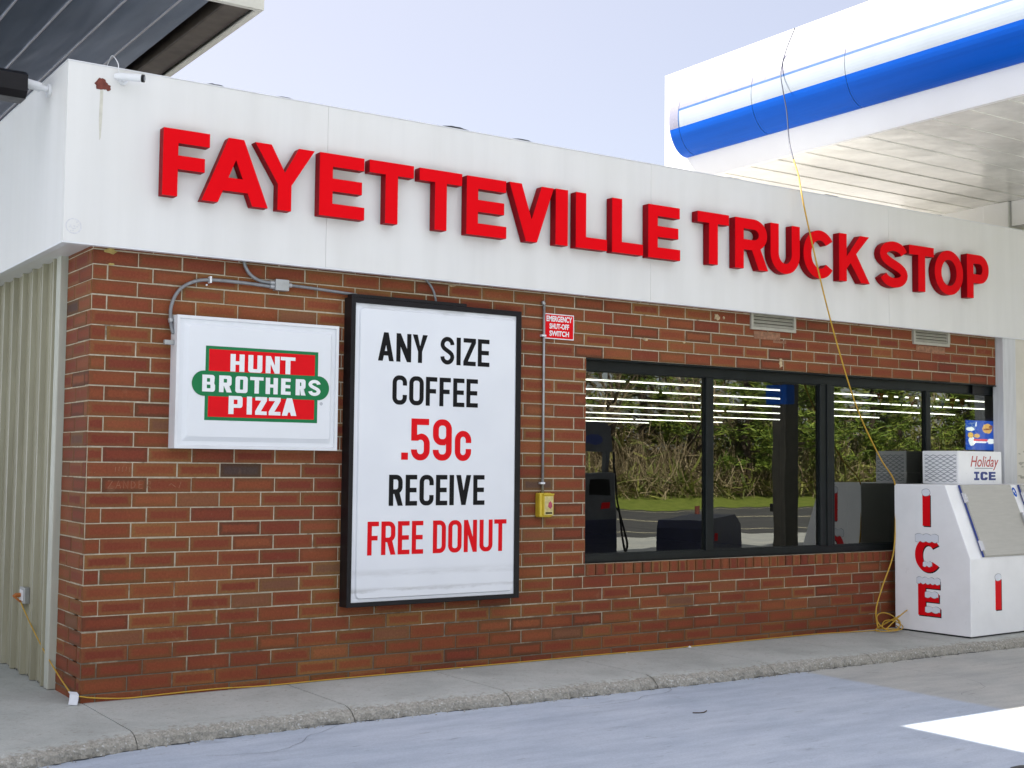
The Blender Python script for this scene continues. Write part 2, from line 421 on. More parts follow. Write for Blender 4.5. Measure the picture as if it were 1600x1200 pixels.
# ------------------------------------------------------------------ lettering
def arc(cx, cy, rx, ry, a0, a1, n=9):
    return [(cx+rx*math.cos(R(a0+(a1-a0)*k/n)), cy+ry*math.sin(R(a0+(a1-a0)*k/n))) for k in range(n+1)]
def rrect(x0, y0, x1, y1, rx, ry, n=9):
    rx = min(rx, (x1-x0)/2-1e-5); ry = min(ry, (y1-y0)/2-1e-5)
    return arc(x1-rx, y1-ry, rx, ry, 0, 90, n)+arc(x0+rx, y1-ry, rx, ry, 90, 180, n)+arc(x0+rx, y0+ry, rx, ry, 180, 270, n)+arc(x1-rx, y0+ry, rx, ry, 270, 360, n)
def dshape(x0, y0, x1, y1, rx, ry, n=9):
    rx = min(rx, (x1-x0)); ry = min(ry, (y1-y0)/2-1e-5)
    return [(x0, y0)]+arc(x1-rx, y0+ry, rx, ry, -90, 0, n)+arc(x1-rx, y1-ry, rx, ry, 0, 90, n)+[(x0, y1)]
def stroke(path, hw):
    l = []; r = []
    for i, p in enumerate(path):
        a = path[max(i-1, 0)]; b = path[min(i+1, len(path)-1)]
        dx, dy = b[0]-a[0], b[1]-a[1]; d = math.hypot(dx, dy) or 1
        w = hw[i] if isinstance(hw, list) else hw
        l.append((p[0]-dy/d*w, p[1]+dx/d*w)); r.append((p[0]+dy/d*w, p[1]-dx/d*w))
    return l+r[::-1]
def glyph(ch, w, h, v, t, rx, ry):
    """closed loops (outline first, then holes) for one sans-serif character"""
    irx = max(rx-v, rx*.22); iry = max(ry-t, ry*.22)
    if ch == 'I': return [[(0, 0), (w, 0), (w, h), (0, h)]]
    if ch == '.': return [[(0, 0), (w, 0), (w, h), (0, h)]]
    if ch == 'L': return [[(0, 0), (w, 0), (w, t), (v, t), (v, h), (0, h)]]
    if ch == 'T': a = (w-v)/2; return [[(a, 0), (a+v, 0), (a+v, h-t), (w, h-t), (w, h), (0, h), (0, h-t), (a, h-t)]]
    if ch == 'H': c = h*.5; return [[(0, 0), (v, 0), (v, c-t/2), (w-v, c-t/2), (w-v, 0), (w, 0), (w, h), (w-v, h), (w-v, c+t/2), (v, c+t/2), (v, h), (0, h)]]
    if ch == 'E': c = h*.505; m = w*.94; return [[(0, 0), (w, 0), (w, t), (v, t), (v, c-t/2), (m, c-t/2), (m, c+t/2), (v, c+t/2), (v, h-t), (w*.985, h-t), (w*.985, h), (0, h)]]
    if ch == 'F': c = h*.51; m = w*.90; return [[(0, 0), (v, 0), (v, c-t/2), (m, c-t/2), (m, c+t/2), (v, c+t/2), (v, h-t), (w, h-t), (w, h), (0, h)]]
    if ch == 'A':
        l = v*1.12; ap = v*1.08; s = (w/2-ap/2)/h; b0 = .19*h; b1 = b0+t
        yt = (w/2-l)/s
        hole = [(l+s*b1, b1), (w-l-s*b1, b1), (w/2, min(yt, h*.93))]
        return [[(0, 0), (l, 0), (l+s*b0, b0), (w-l-s*b0, b0), (w-l, 0), (w, 0), (w/2+ap/2, h), (w/2-ap/2, h)], hole]
    if ch == 'V':
        l = v*1.12; ap = v*1.02; s = (w/2-ap/2)/h; yt = h-(w/2-l)/s
        return [[(w/2-ap/2, 0), (w/2+ap/2, 0), (w, h), (w-l, h), (w/2, max(yt, .05*h)), (l, h), (0, h)]]
    if ch == 'Y':
        l = v*1.18; j = h*.40; return [[(w/2-v/2, 0), (w/2+v/2, 0), (w/2+v/2, j), (w, h), (w-l, h), (w/2, j+h*.19), (l, h), (0, h), (w/2-v/2, j)]]
    if ch == 'N':
        k = h*.46; return [[(0, 0), (v, 0), (v, h-k), (w-v, 0), (w, 0), (w, h), (w-v, h), (w-v, k), (v, h), (0, h)]]
    if ch == 'Z':
        d = v*1.15; return [[(0, 0), (w, 0), (w, t), (d, t), (w, h-t), (w, h), (0, h), (0, h-t), (w-d, h-t), (0, t)]]
    if ch == 'K':
        return [[(0, 0), (v, 0), (v, .27*h), (v+.13*w, .40*h), (w-1.18*v, 0), (w, 0), (v+.31*w, .60*h), (w*.985, h), (w-1.30*v, h), (v, .52*h), (v, h), (0, h)]]
    if ch == 'O':
        return [rrect(0, 0, w, h, rx, ry), rrect(v, t, w-v, h-t, irx, max(iry, 0))]
    if ch == 'D':
        return [dshape(0, 0, w, h, rx, ry), dshape(v, t, w-v, h-t, irx, iry)]
    if ch == 'P':
        b = h*.35; r2 = min(ry, (h-b)/2)
        o = [(0, 0), (v, 0), (v, b)]+dshape(0, b, w, h, rx, r2)[1:]
        return [o, dshape(v, b+t, w-v, h-t, irx, max(r2-t, .2*r2))]
    if ch == 'R':
        b = h*.38; r2 = min(ry, (h-b)/2); br = w*.97
        bowl = dshape(0, b, br, h, rx, r2)[1:]
        bowl = [p for p in bowl if not (p[0] < .74*w and p[1] < h*.6)]
        o = [(0, 0), (v, 0), (v, b), (w-1.95*v if w > 3*v else v*1.05, b), (w-1.12*v, 0), (w, 0), (.76*w, b+.045*h)]+bowl
        return [o, dshape(v, b+t, br-v, h-t, irx, max(r2-t, .2*r2))]
    if ch == 'B':
        b = h*.5; r2 = min(ry, h*.25)
        o = [(0, 0)]+arc(w-rx, r2, rx, r2, -90, 0)+arc(w-rx*.8, b-r2*.8, rx*.8, r2*.6, 0, 60)[:-3]+[(w*.93, b)]+arc(w*.96-rx, h-r2, rx, r2, 0, 90)+[(0, h)]
        return [o, dshape(v, t, w-v, b-t*.42, irx, max(r2-t, .2*r2)), dshape(v, b+t*.42, w*.96-v, h-t, irx, max(r2-t, .2*r2))]
    if ch == 'U':
        o = [(0, h)]+arc(rx, ry, rx, ry, 180, 270)+arc(w-rx, ry, rx, ry, 270, 360)+[(w, h), (w-v, h)]
        i = arc(w-v-irx, t+iry, irx, iry, 360, 270)+arc(v+irx, t+iry, irx, iry, 270, 180)+[(v, h)]
        return [o+i]
    if ch in 'Cc':
        if ry > .44*h:
            return [arc(w*.52, h/2, w*.52, h/2, 37, 323, 30)+arc(w*.52, h/2, w*.52-v, h/2-t, 318, 42, 30)]
        yt = h*.66; yb = h*.34
        if ch == 'c': yt = h*.60; yb = h*.40
        o = [(w, yt)]+arc(w-rx, h-ry, rx, ry, 0, 90)+arc(rx, h-ry, rx, ry, 90, 180)+arc(rx, ry, rx, ry, 180, 270)+arc(w-rx, ry, rx, ry, 270, 360)+[(w, yb), (w-v, yb)]
        i = arc(w-v-irx, t+iry, irx, iry, 360, 270)+arc(v+irx, t+iry, irx, iry, 270, 180)+arc(v+irx, h-t-iry, irx, iry, 180, 90)+arc(w-v-irx, h-t-iry, irx, iry, 90, 0)+[(w-v, yt)]
        return [o+i]
    if ch == 'S':
        hv = v/2*.98; ht = t/2; c1 = h*.715; c2 = h*.285; ra = w/2-hv
        a0 = 12 if ry > .44*h else 0
        top = arc(w/2, c1, ra, h-ht-c1, a0, 180, 14); bot = arc(w/2, c2, ra, c2-ht, 0, -180+a0, 14)
        P0 = (hv, c1); P3 = (w-hv, c2); k = .20*h
        bz = []
        for i in range(1, 12):
            s = i/12; q = 1-s
            bz.append((q**3*P0[0]+3*q*q*s*P0[0]+3*q*s*s*P3[0]+s**3*P3[0], q**3*P0[1]+3*q*q*s*(P0[1]-k)+3*q*s*s*(P3[1]+k)+s**3*P3[1]))
        path = top+bz+bot
        ws = [hv*(1-abs(math.sin(0))) for _ in path]
        ws = []
        for i, p in enumerate(path):
            a = path[max(i-1, 0)]; b = path[min(i+1, len(path)-1)]
            dx, dy = abs(b[0]-a[0]), abs(b[1]-a[1]); s = dx/(math.hypot(dx, dy) or 1)
            ws.append(hv*(1-s)+ht*s)
        return [stroke(path, ws)]
    if ch == '5':
        b = h*.60
        o = [(0, h), (w*.95, h), (w*.95, h-t), (v*.98, h-t), (v*.98, b+.01*h)]+arc(w-rx, b+.045*h-ry, rx, ry, 90, 0)+arc(w-rx, ry, rx, ry, 0, -90)+arc(rx, ry, rx, ry, 270, 180)+[(0, h*.26), (v, h*.26)]
        i = arc(v+irx, t+iry, irx, iry, 180, 270)+arc(w-v-irx, t+iry, irx, iry, 270, 360)+arc(w-v-irx, b+.045*h-t-iry, irx, iry, 0, 90)+arc(v+irx, b+.045*h-t-iry, irx, iry, 90, 180)[:5]+[(v, h*.47), (0, h*.47)]
        return [o+i]
    if ch == '9':
        m = h*.37
        o = [(0, h*.26)]+arc(rx, ry, rx, ry, 180, 270)+arc(w-rx, ry, rx, ry, 270, 360)+arc(w-rx, h-ry, rx, ry, 0, 90)+arc(rx, h-ry, rx, ry, 90, 180)+arc(rx, m+ry, rx, ry, 180, 270)+[(w-v-.05*w, m), (w-v, m+.04*h)]
        i = arc(w-v-irx, t+iry, irx, iry, 360, 270)+arc(v+irx, t+iry, irx, iry, 270, 180)+[(v, h*.26)]
        return [o+i, rrect(v, m+t, w-v, h-t, irx, iry)]
    raise ValueError(ch)
def put(mb, ch, x0, x1, z0, z1, y0, y1, v, t, rx, ry, m=0, tf=None, zs=None):
    """zs: optional (z0_right, z1_right)"""
    lp = glyph(ch, x1-x0, z1-z0, v, t, rx, ry)
    mb.prism([[(x0+p[0], z0+p[1]) for p in l] for l in lp], y0, y1, m, tf)
def bfont(text, size, x, z, y, mat, parent, name, extr=.001, shear=0, align='CENTER', tf=None, bold=0.0):
    cu = bpy.data.curves.new(name, 'FONT'); cu.body = text; cu.size = size; cu.align_x = align; cu.extrude = extr; cu.shear = shear; cu.offset = bold
    o = bpy.data.objects.new(name+'_source', cu); COL.objects.link(o)
    dg = bpy.context.evaluated_depsgraph_get(); me = bpy.data.meshes.new_from_object(o.evaluated_get(dg))
    bpy.data.objects.remove(o); bpy.data.curves.remove(cu)
    for vv in me.vertices:
        p = (x+vv.co.x, y-vv.co.z, z+vv.co.y)
        vv.co = Vector(tf(*p)) if tf else Vector(p)
    me.materials.clear(); me.materials.append(MT[mat]); me.name = name
    ob = bpy.data.objects.new(name, me); COL.objects.link(ob); ob.parent = parent
    return ob

# ================================================================== GROUND
mb = MB(); mb.add([(-600, -600, -.072), (600, -600, -.072), (600, 900, -.072), (-600, 900, -.072)], [(0, 1, 2, 3)])
lot = mb.build('lot', 'lot', kind='structure')
mb = MB(); mb.add([(-300, -29, -.066), (300, -29, -.066), (300, -14.6, -.066), (-300, -14.6, -.066)], [(0, 1, 2, 3)])
mb.build('road', 'asphalt', kind='structure')
mb = MB()
for y in (-16.2, -21.6, -21.9, -27.6): mb.add([(-300, y, -.061), (300, y, -.061), (300, y+.14, -.061), (-300, y+.14, -.061)], [(0, 1, 2, 3)])
mb.build('road_markings', 'line_paint', kind='structure')
mb = MB()
N = 60
for i in range(N):
    x0 = -200+400*i/N; x1 = -200+400*(i+1)/N
    prof = [(-28.6, -.058), (-29.6, .10), (-31, .28), (-36, .62), (-60, 2.2), (-120, 3)]
    for (ya, za), (yb, zb) in zip(prof, prof[1:]): mb.face([(x0, yb, zb), (x1, yb, zb), (x1, ya, za), (x0, ya, za)])
mb.build('grass_bank', 'grass', kind='structure')

mb = MB(); q = random.Random(15)
def crack(p, d, L, w):
    pts = [p]
    while L > 0:
        st = q.uniform(.04, .12); d += q.gauss(0, .28); p = (p[0]+st*math.cos(d), p[1]+st*math.sin(d)); pts.append(p); L -= st
    for a, b in zip(pts, pts[1:]):
        t = math.atan2(b[1]-a[1], b[0]-a[0])+math.pi/2; wx, wy = w*math.cos(t), w*math.sin(t)
        mb.face([(a[0]-wx, a[1]-wy, -.0695), (b[0]-wx, b[1]-wy, -.0695), (b[0]+wx, b[1]+wy, -.0695), (a[0]+wx, a[1]+wy, -.0695)][::1])
crack((2.9, -1.3), -1.2, 1.9, .0016); crack((.3, -1.5), -.5, 1.2, .0013); crack((6.4, -1.3), -1.9, 1.6, .0014)
mb.build('lot_cracks', 'shade_and_crack', kind='structure')
# sidewalk: slabs with a worn, pebbly kerb edge
def edge_y(x):
    pts = [(-12, -2.2), (-2.5, -1.75), (-.8, -1.33), (.1, -1.10), (1.2, -1.055), (2.7, -1.08), (4.4, -1.12), (6.3, -1.10), (8.5, -1.13), (16, -1.15)]
    for (a, ya), (b, yb) in zip(pts, pts[1:]):
        if a <= x <= b: return ya+(yb-ya)*(x-a)/(b-a)
    return -1.15
joints = [-12, -9.5, -7, -4.6, -2.9, -1.45, .02, 1.46, 2.66, 3.98, 5.20, 6.36, 7.60, 8.9, 10.2, 12, 14, 16]
mb = MB(); rnd = random.Random(3)
for a, b in zip(joints, joints[1:]):
    a += .004; b -= .004
    n = max(4, int((b-a)/.035)); prev = None
    for i in range(n+1):
        x = a+(b-a)*i/n
        jit = rnd.uniform(-.012, .012)+.016*math.sin(x*5.1)*math.sin(x*1.7); ye = edge_y(x)+jit
        corner = max(0, 1-min(x-a, b-x)/.05)*.02
        zt = .015-.006*(x < 0)*0
        e = rnd.uniform(.006, .022)
        skew = .12*(x-.02)*0
        prof = [(6.5 if x < .1 else .14, zt), (-.5, zt), (ye+.13, zt), (ye+.06+corner, zt-.003-.3*e), (ye+.02+corner, zt-.014-.5*e), (ye-.004+corner, zt-.040+rnd.uniform(-.006, .006)),
                (ye-.012+rnd.uniform(-.006, .008), zt-.065), (ye-.016+rnd.uniform(-.008, .012), -.078)]
        cur = [(x, y, z) for y, z in prof]
        if prev:
            for k in range(len(cur)-1): mb.face([prev[k], prev[k+1], cur[k+1], cur[k]])
        else: first = cur
        if prev is None: mb.face([c for c in cur]+[(x, prof[0][0], -.078)])
        prev = cur
    mb.face(([c for c in prev]+[(prev[0][0], prev[0][1], -.078)])[::-1])
mb.box((-12, -.95, -.07), (16, 6.4, -.004))
mb.build('sidewalk', 'walk', kind='structure')
# crumbs and grit along the foot of the kerb
mb = MB(); rnd = random.Random(11)
for i in range(420):
    x = rnd.uniform(-1.2, 10); y = edge_y(x)-.02-abs(rnd.gauss(0, .022)); s = rnd.uniform(.003, .010)
    a = rnd.uniform(0, 6.28)
    p = [(x+s*math.cos(a+k*2.1)*rnd.uniform(.7, 1.3), y+s*math.sin(a+k*2.1), -.071) for k in range(3)]
    t = (x, y, -.071+s*.8)
    mb.add(p+[t], [(0, 1, 3), (1, 2, 3), (2, 0, 3)])
g = mb.build('kerb_grit', 'walk'); tag(g, 'loose grey grit lying along the foot of the kerb', 'grit'); g['kind'] = 'stuff'
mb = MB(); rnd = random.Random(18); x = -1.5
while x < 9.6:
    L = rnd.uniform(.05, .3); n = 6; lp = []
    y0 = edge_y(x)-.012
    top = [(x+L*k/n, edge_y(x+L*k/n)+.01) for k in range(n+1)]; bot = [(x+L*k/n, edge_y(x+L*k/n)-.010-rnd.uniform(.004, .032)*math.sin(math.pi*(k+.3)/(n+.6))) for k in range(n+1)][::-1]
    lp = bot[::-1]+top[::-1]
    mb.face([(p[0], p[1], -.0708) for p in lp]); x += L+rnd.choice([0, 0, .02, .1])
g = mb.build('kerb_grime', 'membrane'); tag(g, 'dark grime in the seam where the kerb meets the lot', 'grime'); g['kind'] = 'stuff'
# litter specks on the walk
for i, (x, y, s) in enumerate([(5.25, -.05, .022), (4.55, -.04, .014), (2.9, -.06, .012)]):
    mb = MB(); n = 7; rnd = random.Random(i)
    ring = [(x+s*math.cos(k*6.283/n)*rnd.uniform(.6, 1.2), y+s*.7*math.sin(k*6.283/n)*rnd.uniform(.6, 1.2), .016) for k in range(n)]
    mb.add(ring+[(x, y, .016+s*.7)], [(k, (k+1) % n, n) for k in range(n)])
    tag(mb.build('paper_scrap', 'paper'), ['largest white paper scrap against the brick below the wide window', 'small white paper scrap by the wall left of the largest one', 'tiny white scrap by the wall below the right edge of the tall menu sign'][i], 'litter')
mb = MB()
for k in range(10):
    a = k/9; mb.tube([(3.55+.12*a, -1.98-.03*math.sin(a*3), -.067), (3.55+.12*(a+.11), -1.98-.03*math.sin((a+.11)*3), -.067)], .004, 5)
tag(mb.build('twig', 'bark'), 'small dark twig lying on the grey concrete lot', 'twig')
# shade at the lower right of the lot, painted as a near-black patch
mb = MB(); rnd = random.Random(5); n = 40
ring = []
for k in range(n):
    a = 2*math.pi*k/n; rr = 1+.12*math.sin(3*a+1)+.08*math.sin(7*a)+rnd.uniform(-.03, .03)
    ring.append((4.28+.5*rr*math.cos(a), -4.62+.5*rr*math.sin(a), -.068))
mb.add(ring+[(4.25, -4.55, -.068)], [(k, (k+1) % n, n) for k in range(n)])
mb.build('lot_shade', 'shade_and_crack', kind='structure')

# ================================================================== STORE BUILDING
C = .1016
def Zi(i): return (29-i)*C+.066
BL = .3082; BH = .1027
store = empty('store_building', 'low red brick store with a deep white fascia along its roofline', 'building', loc=(5, 0, 0))
def child(o): o.matrix_parent_inverse = Matrix.Translation((-5, 0, 0)); return o
WX0, WX1, WZ0, WZ1 = 4.135, 10.42, Zi(22), Zi(5)
XEND = 9.70
mb = MB(); rnd = random.Random(21)
def brick(a0, a1, z0, z1, side=False, proud=0.0, dp=.02, j=.0044, vert=False):
    """one brick face; a along the wall, front on Y=0 (or X=0 for the return wall)"""
    a0 += j; a1 -= j; z0 += j; z1 -= j
    if a1-a0 < .012 or z1-z0 < .012: return
    o = -proud+rnd.uniform(-.0012, .0012); c = .0028
    ja = [rnd.uniform(-.0019, .0019) for _ in range(4)]
    fx = [(a0+c, z0+c), (a1-c, z0+c), (a1-c, z1-c), (a0+c, z1-c)]
    ox = [(a0+ja[0], z0+ja[1]), (a1+ja[2], z0+ja[1]), (a1+ja[2], z1+ja[3]), (a0+ja[0], z1+ja[3])]
    def P(a, z, d): return (d, a, z) if side else (a, d, z)
    V = [P(a, z, o) for a, z in fx]+[P(a, z, o+c) for a, z in ox]+[P(a, z, o+dp) for a, z in ox]
    def U(a, z):
        u = (a-a0)/(a1-a0); w = (z-z0)/(z1-z0)
        return (w, u) if vert else (u, w)
    base = len(mb.v); mb.v += V
    fs = [(0, 1, 2, 3)]
    for k in range(4):
        k2 = (k+1) % 4
        fs.append((4+k, 4+k2, k2, k)); fs.append((8+k, 8+k2, 4+k2, 4+k))
    uvs = [U(*p) for p in fx]+[U(*p) for p in ox]+[U(*p) for p in ox]
    for f in fs:
        ff = f[::-1] if side else f
        mb.uv[len(mb.f)] = [uvs[k] for k in ff]
        mb.f.append(tuple(base+k for k in ff)); mb.m.append(0)
for i in range(-1, 31):
    z1, z0 = Zi(i), Zi(i+1)
    z0 = max(z0, -.05)
    if z1 > 3.1: z1 = 3.09
    xs = [0.0]
    x = BH if i % 2 else BL
    while x < XEND: xs.append(x); x += BL
    xs.append(XEND)
    for a, b in zip(xs, xs[1:]):
        if WZ0-.001 <= z0 and z1 <= WZ1+.001:
            if a >= WX0-.02: continue
            b = min(b, WX0)
        elif i == 22:
            if a >= WX0-.02: continue
            b = min(b, WX0)
        brick(a, b, z0, z1)
    if i == 22:
        x = WX0
        while x < XEND: brick(x, min(x+C, XEND), z0, z1, proud=.012, vert=True); x += C
    # return wall round the left corner
    ys = [.0205]; y = BL if i % 2 else BH
    while y < .60: ys.append(y); y += BL
    ys.append(.60)
    for a, b in zip(ys, ys[1:]): brick(a if a > .03 else a-.004, b, z0, z1, side=True)
md = .0045
mb.box((md, md, -.06), (10.5, .10, WZ0-.006), 1)
mb.box((md, md, WZ0-.0059), (WX0-.0035, .2, WZ1+.003), 1)
mb.box((md, md, WZ1+.0031), (XEND, .2, 3.12), 1)
mb.box((md, .2001, -.06), (.2, .598, 3.12), 1)
wall = child(mb.build('brick_wall', ['brick', 'mortar'], store))
# scratched writing on two bricks, faint
def scratch(lines, name, mat, w=.0022, y=-.0025):
    m = MB()
    for ln in lines: m.prism([stroke(ln, w)] if len(ln) > 1 else [], y, y+.001)
    o = m.build(name, mat, wall); o.matrix_parent_inverse = Matrix.Translation((0, 0, 0)); return o
MT['scratch'] = plain('scratch', (.30, .125, .065), .8, var=.25, nscale=40)
zx, zz, s = .145, 1.415, .05
word = {'Z': [[(0, 1), (.7, 1), (0, 0), (.75, 0)]], 'A': [[(0, 0), (.4, 1), (.8, 0)], [(.15, .4), (.65, .4)]], 'N': [[(0, 0), (0, 1), (.7, 0), (.7, 1)]],
        'D': [[(0, 0), (0, 1), (.5, .8), (.65, .5), (.5, .15), (0, 0)]], 'E': [[(.6, 1), (0, 1), (0, 0), (.6, 0)], [(0, .5), (.5, .5)]], 'R': [[(0, 0), (0, 1), (.6, .9), (.6, .6), (0, .5), (.7, 0)]]}
lines = []
for k, ch in enumerate('ZANDER'):
    for ln in word[ch]: lines.append([(zx+k*.052+p[0]*.042, zz+p[1]*s) for p in ln])
sc = scratch(lines, 'scratched_writing', 'scratch'); lines = []
lines += [[(.56+.03*q, zz+.012*math.sin(q*3)+.02) for q in (0, .5, 1, 1.6)], [(.63, zz), (.645, zz+.045)]]
sc = scratch(lines, 'scratched_writing', 'scratch'); lines = []
for k in range(5): lines.append([(.19+k*.024, zz+.11+.006*(k % 2)), (.193+k*.024, zz+.145)])
sc = scratch(lines, 'scratched_writing', 'scratch')

# blobs of foam and caulk
def blob_loop(x, z, rx, rz, seed, n=14, rag=.35):
    q = random.Random(seed)
    return [(x+rx*math.cos(2*math.pi*k/n)*(1+q.uniform(-rag, rag)), z+rz*math.sin(2*math.pi*k/n)*(1+q.uniform(-rag, rag))) for k in range(n)]
m = MB(); m.prism([blob_loop(.115, 3.005, .036, .022, 2)], -.010, .002); child(m.build('expanding_foam', 'foam', store))
m = MB(); m.prism([blob_loop(.122, Zi(1)+.004, .02, .008, 5)], -.006, .002); child(m.build('expanding_foam', 'foam', store))
m = MB()
for k, (x, z, a, b) in enumerate([(5.615, 2.955, .034, .026), (5.70, 2.955, .012, .012), (6.43, 2.575, .022, .045), (4.773, 2.70, .026, .012), (5.22, 2.70, .014, .008), (2.8, 3.0, .03, .008)]):
    m = MB(); m.prism([blob_loop(x, z, a, b, 30+k)], -.007, .002); child(m.build('caulk_splatter', 'caulk', store))

# fascia: front and left faces with seams, soffit, drip edge, coping
FY, FX, FZ0, FZ1, FXR = -.10, -.225, 3.028, 4.222, 16.0
mb = MB()
seams = [FX, 1.655, 4.75, 7.85, 10.95, 14.0, FXR]
for a, b in zip(seams, seams[1:]): mb.box((a+.0016, FY, FZ0), (b-.0016, FY+.03, FZ1), 0)
mb.box((FX+.004, FY+.004, FZ0+.004), (FXR, FY+.028, FZ1-.004), 0)
ys = [FY+.0305, 2.6, 5.6, 8.6, 14]
for a, b in zip(ys, ys[1:]): mb.box((FX, a, FZ0), (FX+.03, b-.002, FZ1), 0)
mb.box((FX+.031, FY+.031, FZ0+.006), (FXR, .25, FZ0+.03), 0)
mb.box((FX+.031, .2501, FZ0+.006), (0.12, 14, FZ0+.03), 0)
child(mb.build('fascia', 'fascia', store))
mb = MB()
mb.box((FX-.004, FY-.004, FZ0-.012), (FXR, FY+.045, FZ0-.001)); mb.box((FX-.004, FY+.0455, FZ0-.012), (FX+.045, 14, FZ0-.001))
child(mb.build('drip_edge', 'frame_white', store))
mb = MB()
mb.box((FX-.003, FY-.003, FZ1+.001), (FXR, FY+.12, FZ1+.008)); mb.box((FX-.003, FY+.1205, FZ1+.001), (FX+.12, 14, FZ1+.008))
child(mb.build('coping', 'frame_white', store))
mb = MB(); q = random.Random(9)
segs = [(.70, .88, .016), (1.22, 1.42, .012), (2.62, 2.92, .022), (3.28, 3.52, .020), (5.6, 5.9, .012), (6.9, 7.2, .016), (8.6, 8.8, .010)]
for a, b, hh in segs:
    mb = MB(); n = 8; lp = [(a+(b-a)*k/n, FZ1+.0085+hh*math.sin(math.pi*k/n)**.8*q.uniform(.75, 1.1)) for k in range(n+1)]
    mb.prism([[(a, FZ1+.008)]+lp[1:-1]+[(b, FZ1+.008)]], FY+.02, FY+.10, back=True)
    child(mb.build('roof_membrane', 'membrane', store))
mb = MB(); x = -.2; lp = []
while x < 15.5: lp.append((x, FZ1+q.uniform(.0085, .0125))); x += q.uniform(.1, .5)
mb.prism([[(-.2, FZ1+.008)]+[(15.5, FZ1+.008)]+lp[::-1]], FY+.03, FY+.11, back=True); child(mb.build('roof_edge', 'membrane', store))
mb = MB(); mb.box((FX+.06, FY+.13, 3.9), (FXR, 17, 3.98)); MT['roof_white'] = plain('roof_white', (.42, .41, .39), .8, var=.12, nscale=1); child(mb.build('roof', 'roof_white', store))  # unseen roof top made pale to bounce sun onto the canopy soffits
# rust patch with run, and the ring left by a removed fitting
m = MB(); m.prism([blob_loop(-.005, 4.098, .042, .040, 12, 22, .2)], FY-.003, FY+.001); m.prism([blob_loop(.035, 4.085, .022, .022, 13, 12, .3)], FY-.0025, FY+.001)
child(m.build('rust_patch', 'rust', store))
m = MB(); m.prism([[(-.012, 4.06), (-.016, 3.86), (-.008, 3.72), (.000, 3.74), (.006, 3.88), (.008, 4.06)]], FY-.001, FY+.001)
child(m.build('rust_run', 'stain_line', store))
m = MB(); m.prism([blob_loop(-.158, 3.13, .052, .052, 3, 30, .03), blob_loop(-.158, 3.13, .044, .044, 4, 30, .03)], FY-.0012, FY+.001)
for k in range(12):
    m.prism([blob_loop(-.158+random.Random(k).uniform(-.035, .035), 3.13+random.Random(k+40).uniform(-.035, .035), .006, .004, k, 7)], FY-.0012, FY+.001)
child(m.build('adhesive_ring', 'ghost_ring', store))

# ribbed metal siding on the left wall
mb = MB()
prof = []; y = .70
while y < 14:
    prof += [(y, 0), (y+.052, 0), (y+.062, -.034), (y+.098, -.034), (y+.108, 0), (y+.15, 0), (y+.155, -.007), (y+.165, -.007), (y+.17, 0), (y+.225, 0), (y+.23, -.007), (y+.24, -.007), (y+.245, 0)]
    y += .3
for (ya, da), (yb, db) in zip(prof, prof[1:]):
    mb.face([(-.02+da, yb, .02), (-.02+da if ya == yb else -.02+da, ya, .02), (-.02+da, ya, 3.06), (-.02+db, yb, 3.06)] if da == db else [(-.02+db, yb, .02), (-.02+da, ya, .02), (-.02+da, ya, 3.06), (-.02+db, yb, 3.06)])
child(mb.build('metal_siding', 'siding', store))
mb = MB(); mb.box((-.05, .605, .018), (.06, .71, 3.06), bev=.006); MT['trim_paint'] = plain('trim_paint', (.47, .48, .41), .45, var=.1, nscale=4, stretch=(4, 4, .6)); child(mb.build('corner_trim', 'trim_paint', store))
mb = MB(); mb.box((.0, .71, -.05), (.08, 14, 3.1)); child(mb.build('siding_backing', 'interior', store))
mb = MB(); q = random.Random(2)
for k in range(60):
    y = .75+q.random()*6; mb.prism([blob_loop(y, .018+q.uniform(0, .01), q.uniform(.01, .04), .01, k, 8)], -.024, -.02, tf=lambda a, b, c: (b, a, c))
child(mb.build('wall_foot_grime', 'membrane', store))['kind'] = 'stuff'

# window wall
frame_y0, frame_y1 = .075, .15
mb = MB()
top_z0 = 2.405; bot_z1 = .845
mb.box((WX0-.0034, frame_y0, top_z0), (WX1, frame_y1, WZ1+.0029), bev=.004)
mb.box((WX0-.0034, frame_y0, WZ0+.001), (WX1, frame_y1, bot_z1), bev=.004)
mb.box((WX0-.0034, frame_y0, bot_z1), (WX0+.045, frame_y1, top_z0))
win = mb.build('window', 'window_frame', store); child(win)
def wchild(o): o.matrix_parent_inverse = Matrix.Identity(4); return o
mulls = [(5.552, 5.642), (7.035, 7.235), (8.62, 8.69), (10.30, 10.42)]
for a, b in mulls:
    m = MB(); m.box((a, frame_y0-.008, bot_z1-.003), (b, frame_y1, top_z0+.003), bev=.006)
    if b-a > .2: m.box((a+.085, frame_y0-.02, bot_z1-.004), (b-.045, frame_y0-.0085, top_z0+.004), bev=.004)
    wchild(m.build('mullion', 'window_frame', win))
edges = [WX0+.045]+[v for mm in mulls for v in mm]
for k in range(0, len(edges)-1, 2):
    a, b = edges[k], edges[k+1]
    m = MB(); m.face([(a-.004, .10, bot_z1-.004), (b+.004, .10, bot_z1-.004), (b+.004, .10, top_z0+.004), (a-.004, .10, top_z0+.004)])
    wchild(m.build('window_pane', 'glass', win))
    m = MB(); w = .008
    for bx in (((a, .092, bot_z1), (b, .099, bot_z1+w)), ((a, .092, top_z0-w), (b, .099, top_z0)), ((a, .092, bot_z1+w), (a+w, .099, top_z0-w)), ((b-w, .092, bot_z1+w), (b, .099, top_z0-w))): m.box(*bx)
    wchild(m.build('glazing_bead', 'window_frame', win))
m = MB(); m.box((WX0-.003, -.005, WZ1-.012), (XEND, .058, WZ1-.002)); wchild(m.build('lintel', 'window_frame', win))
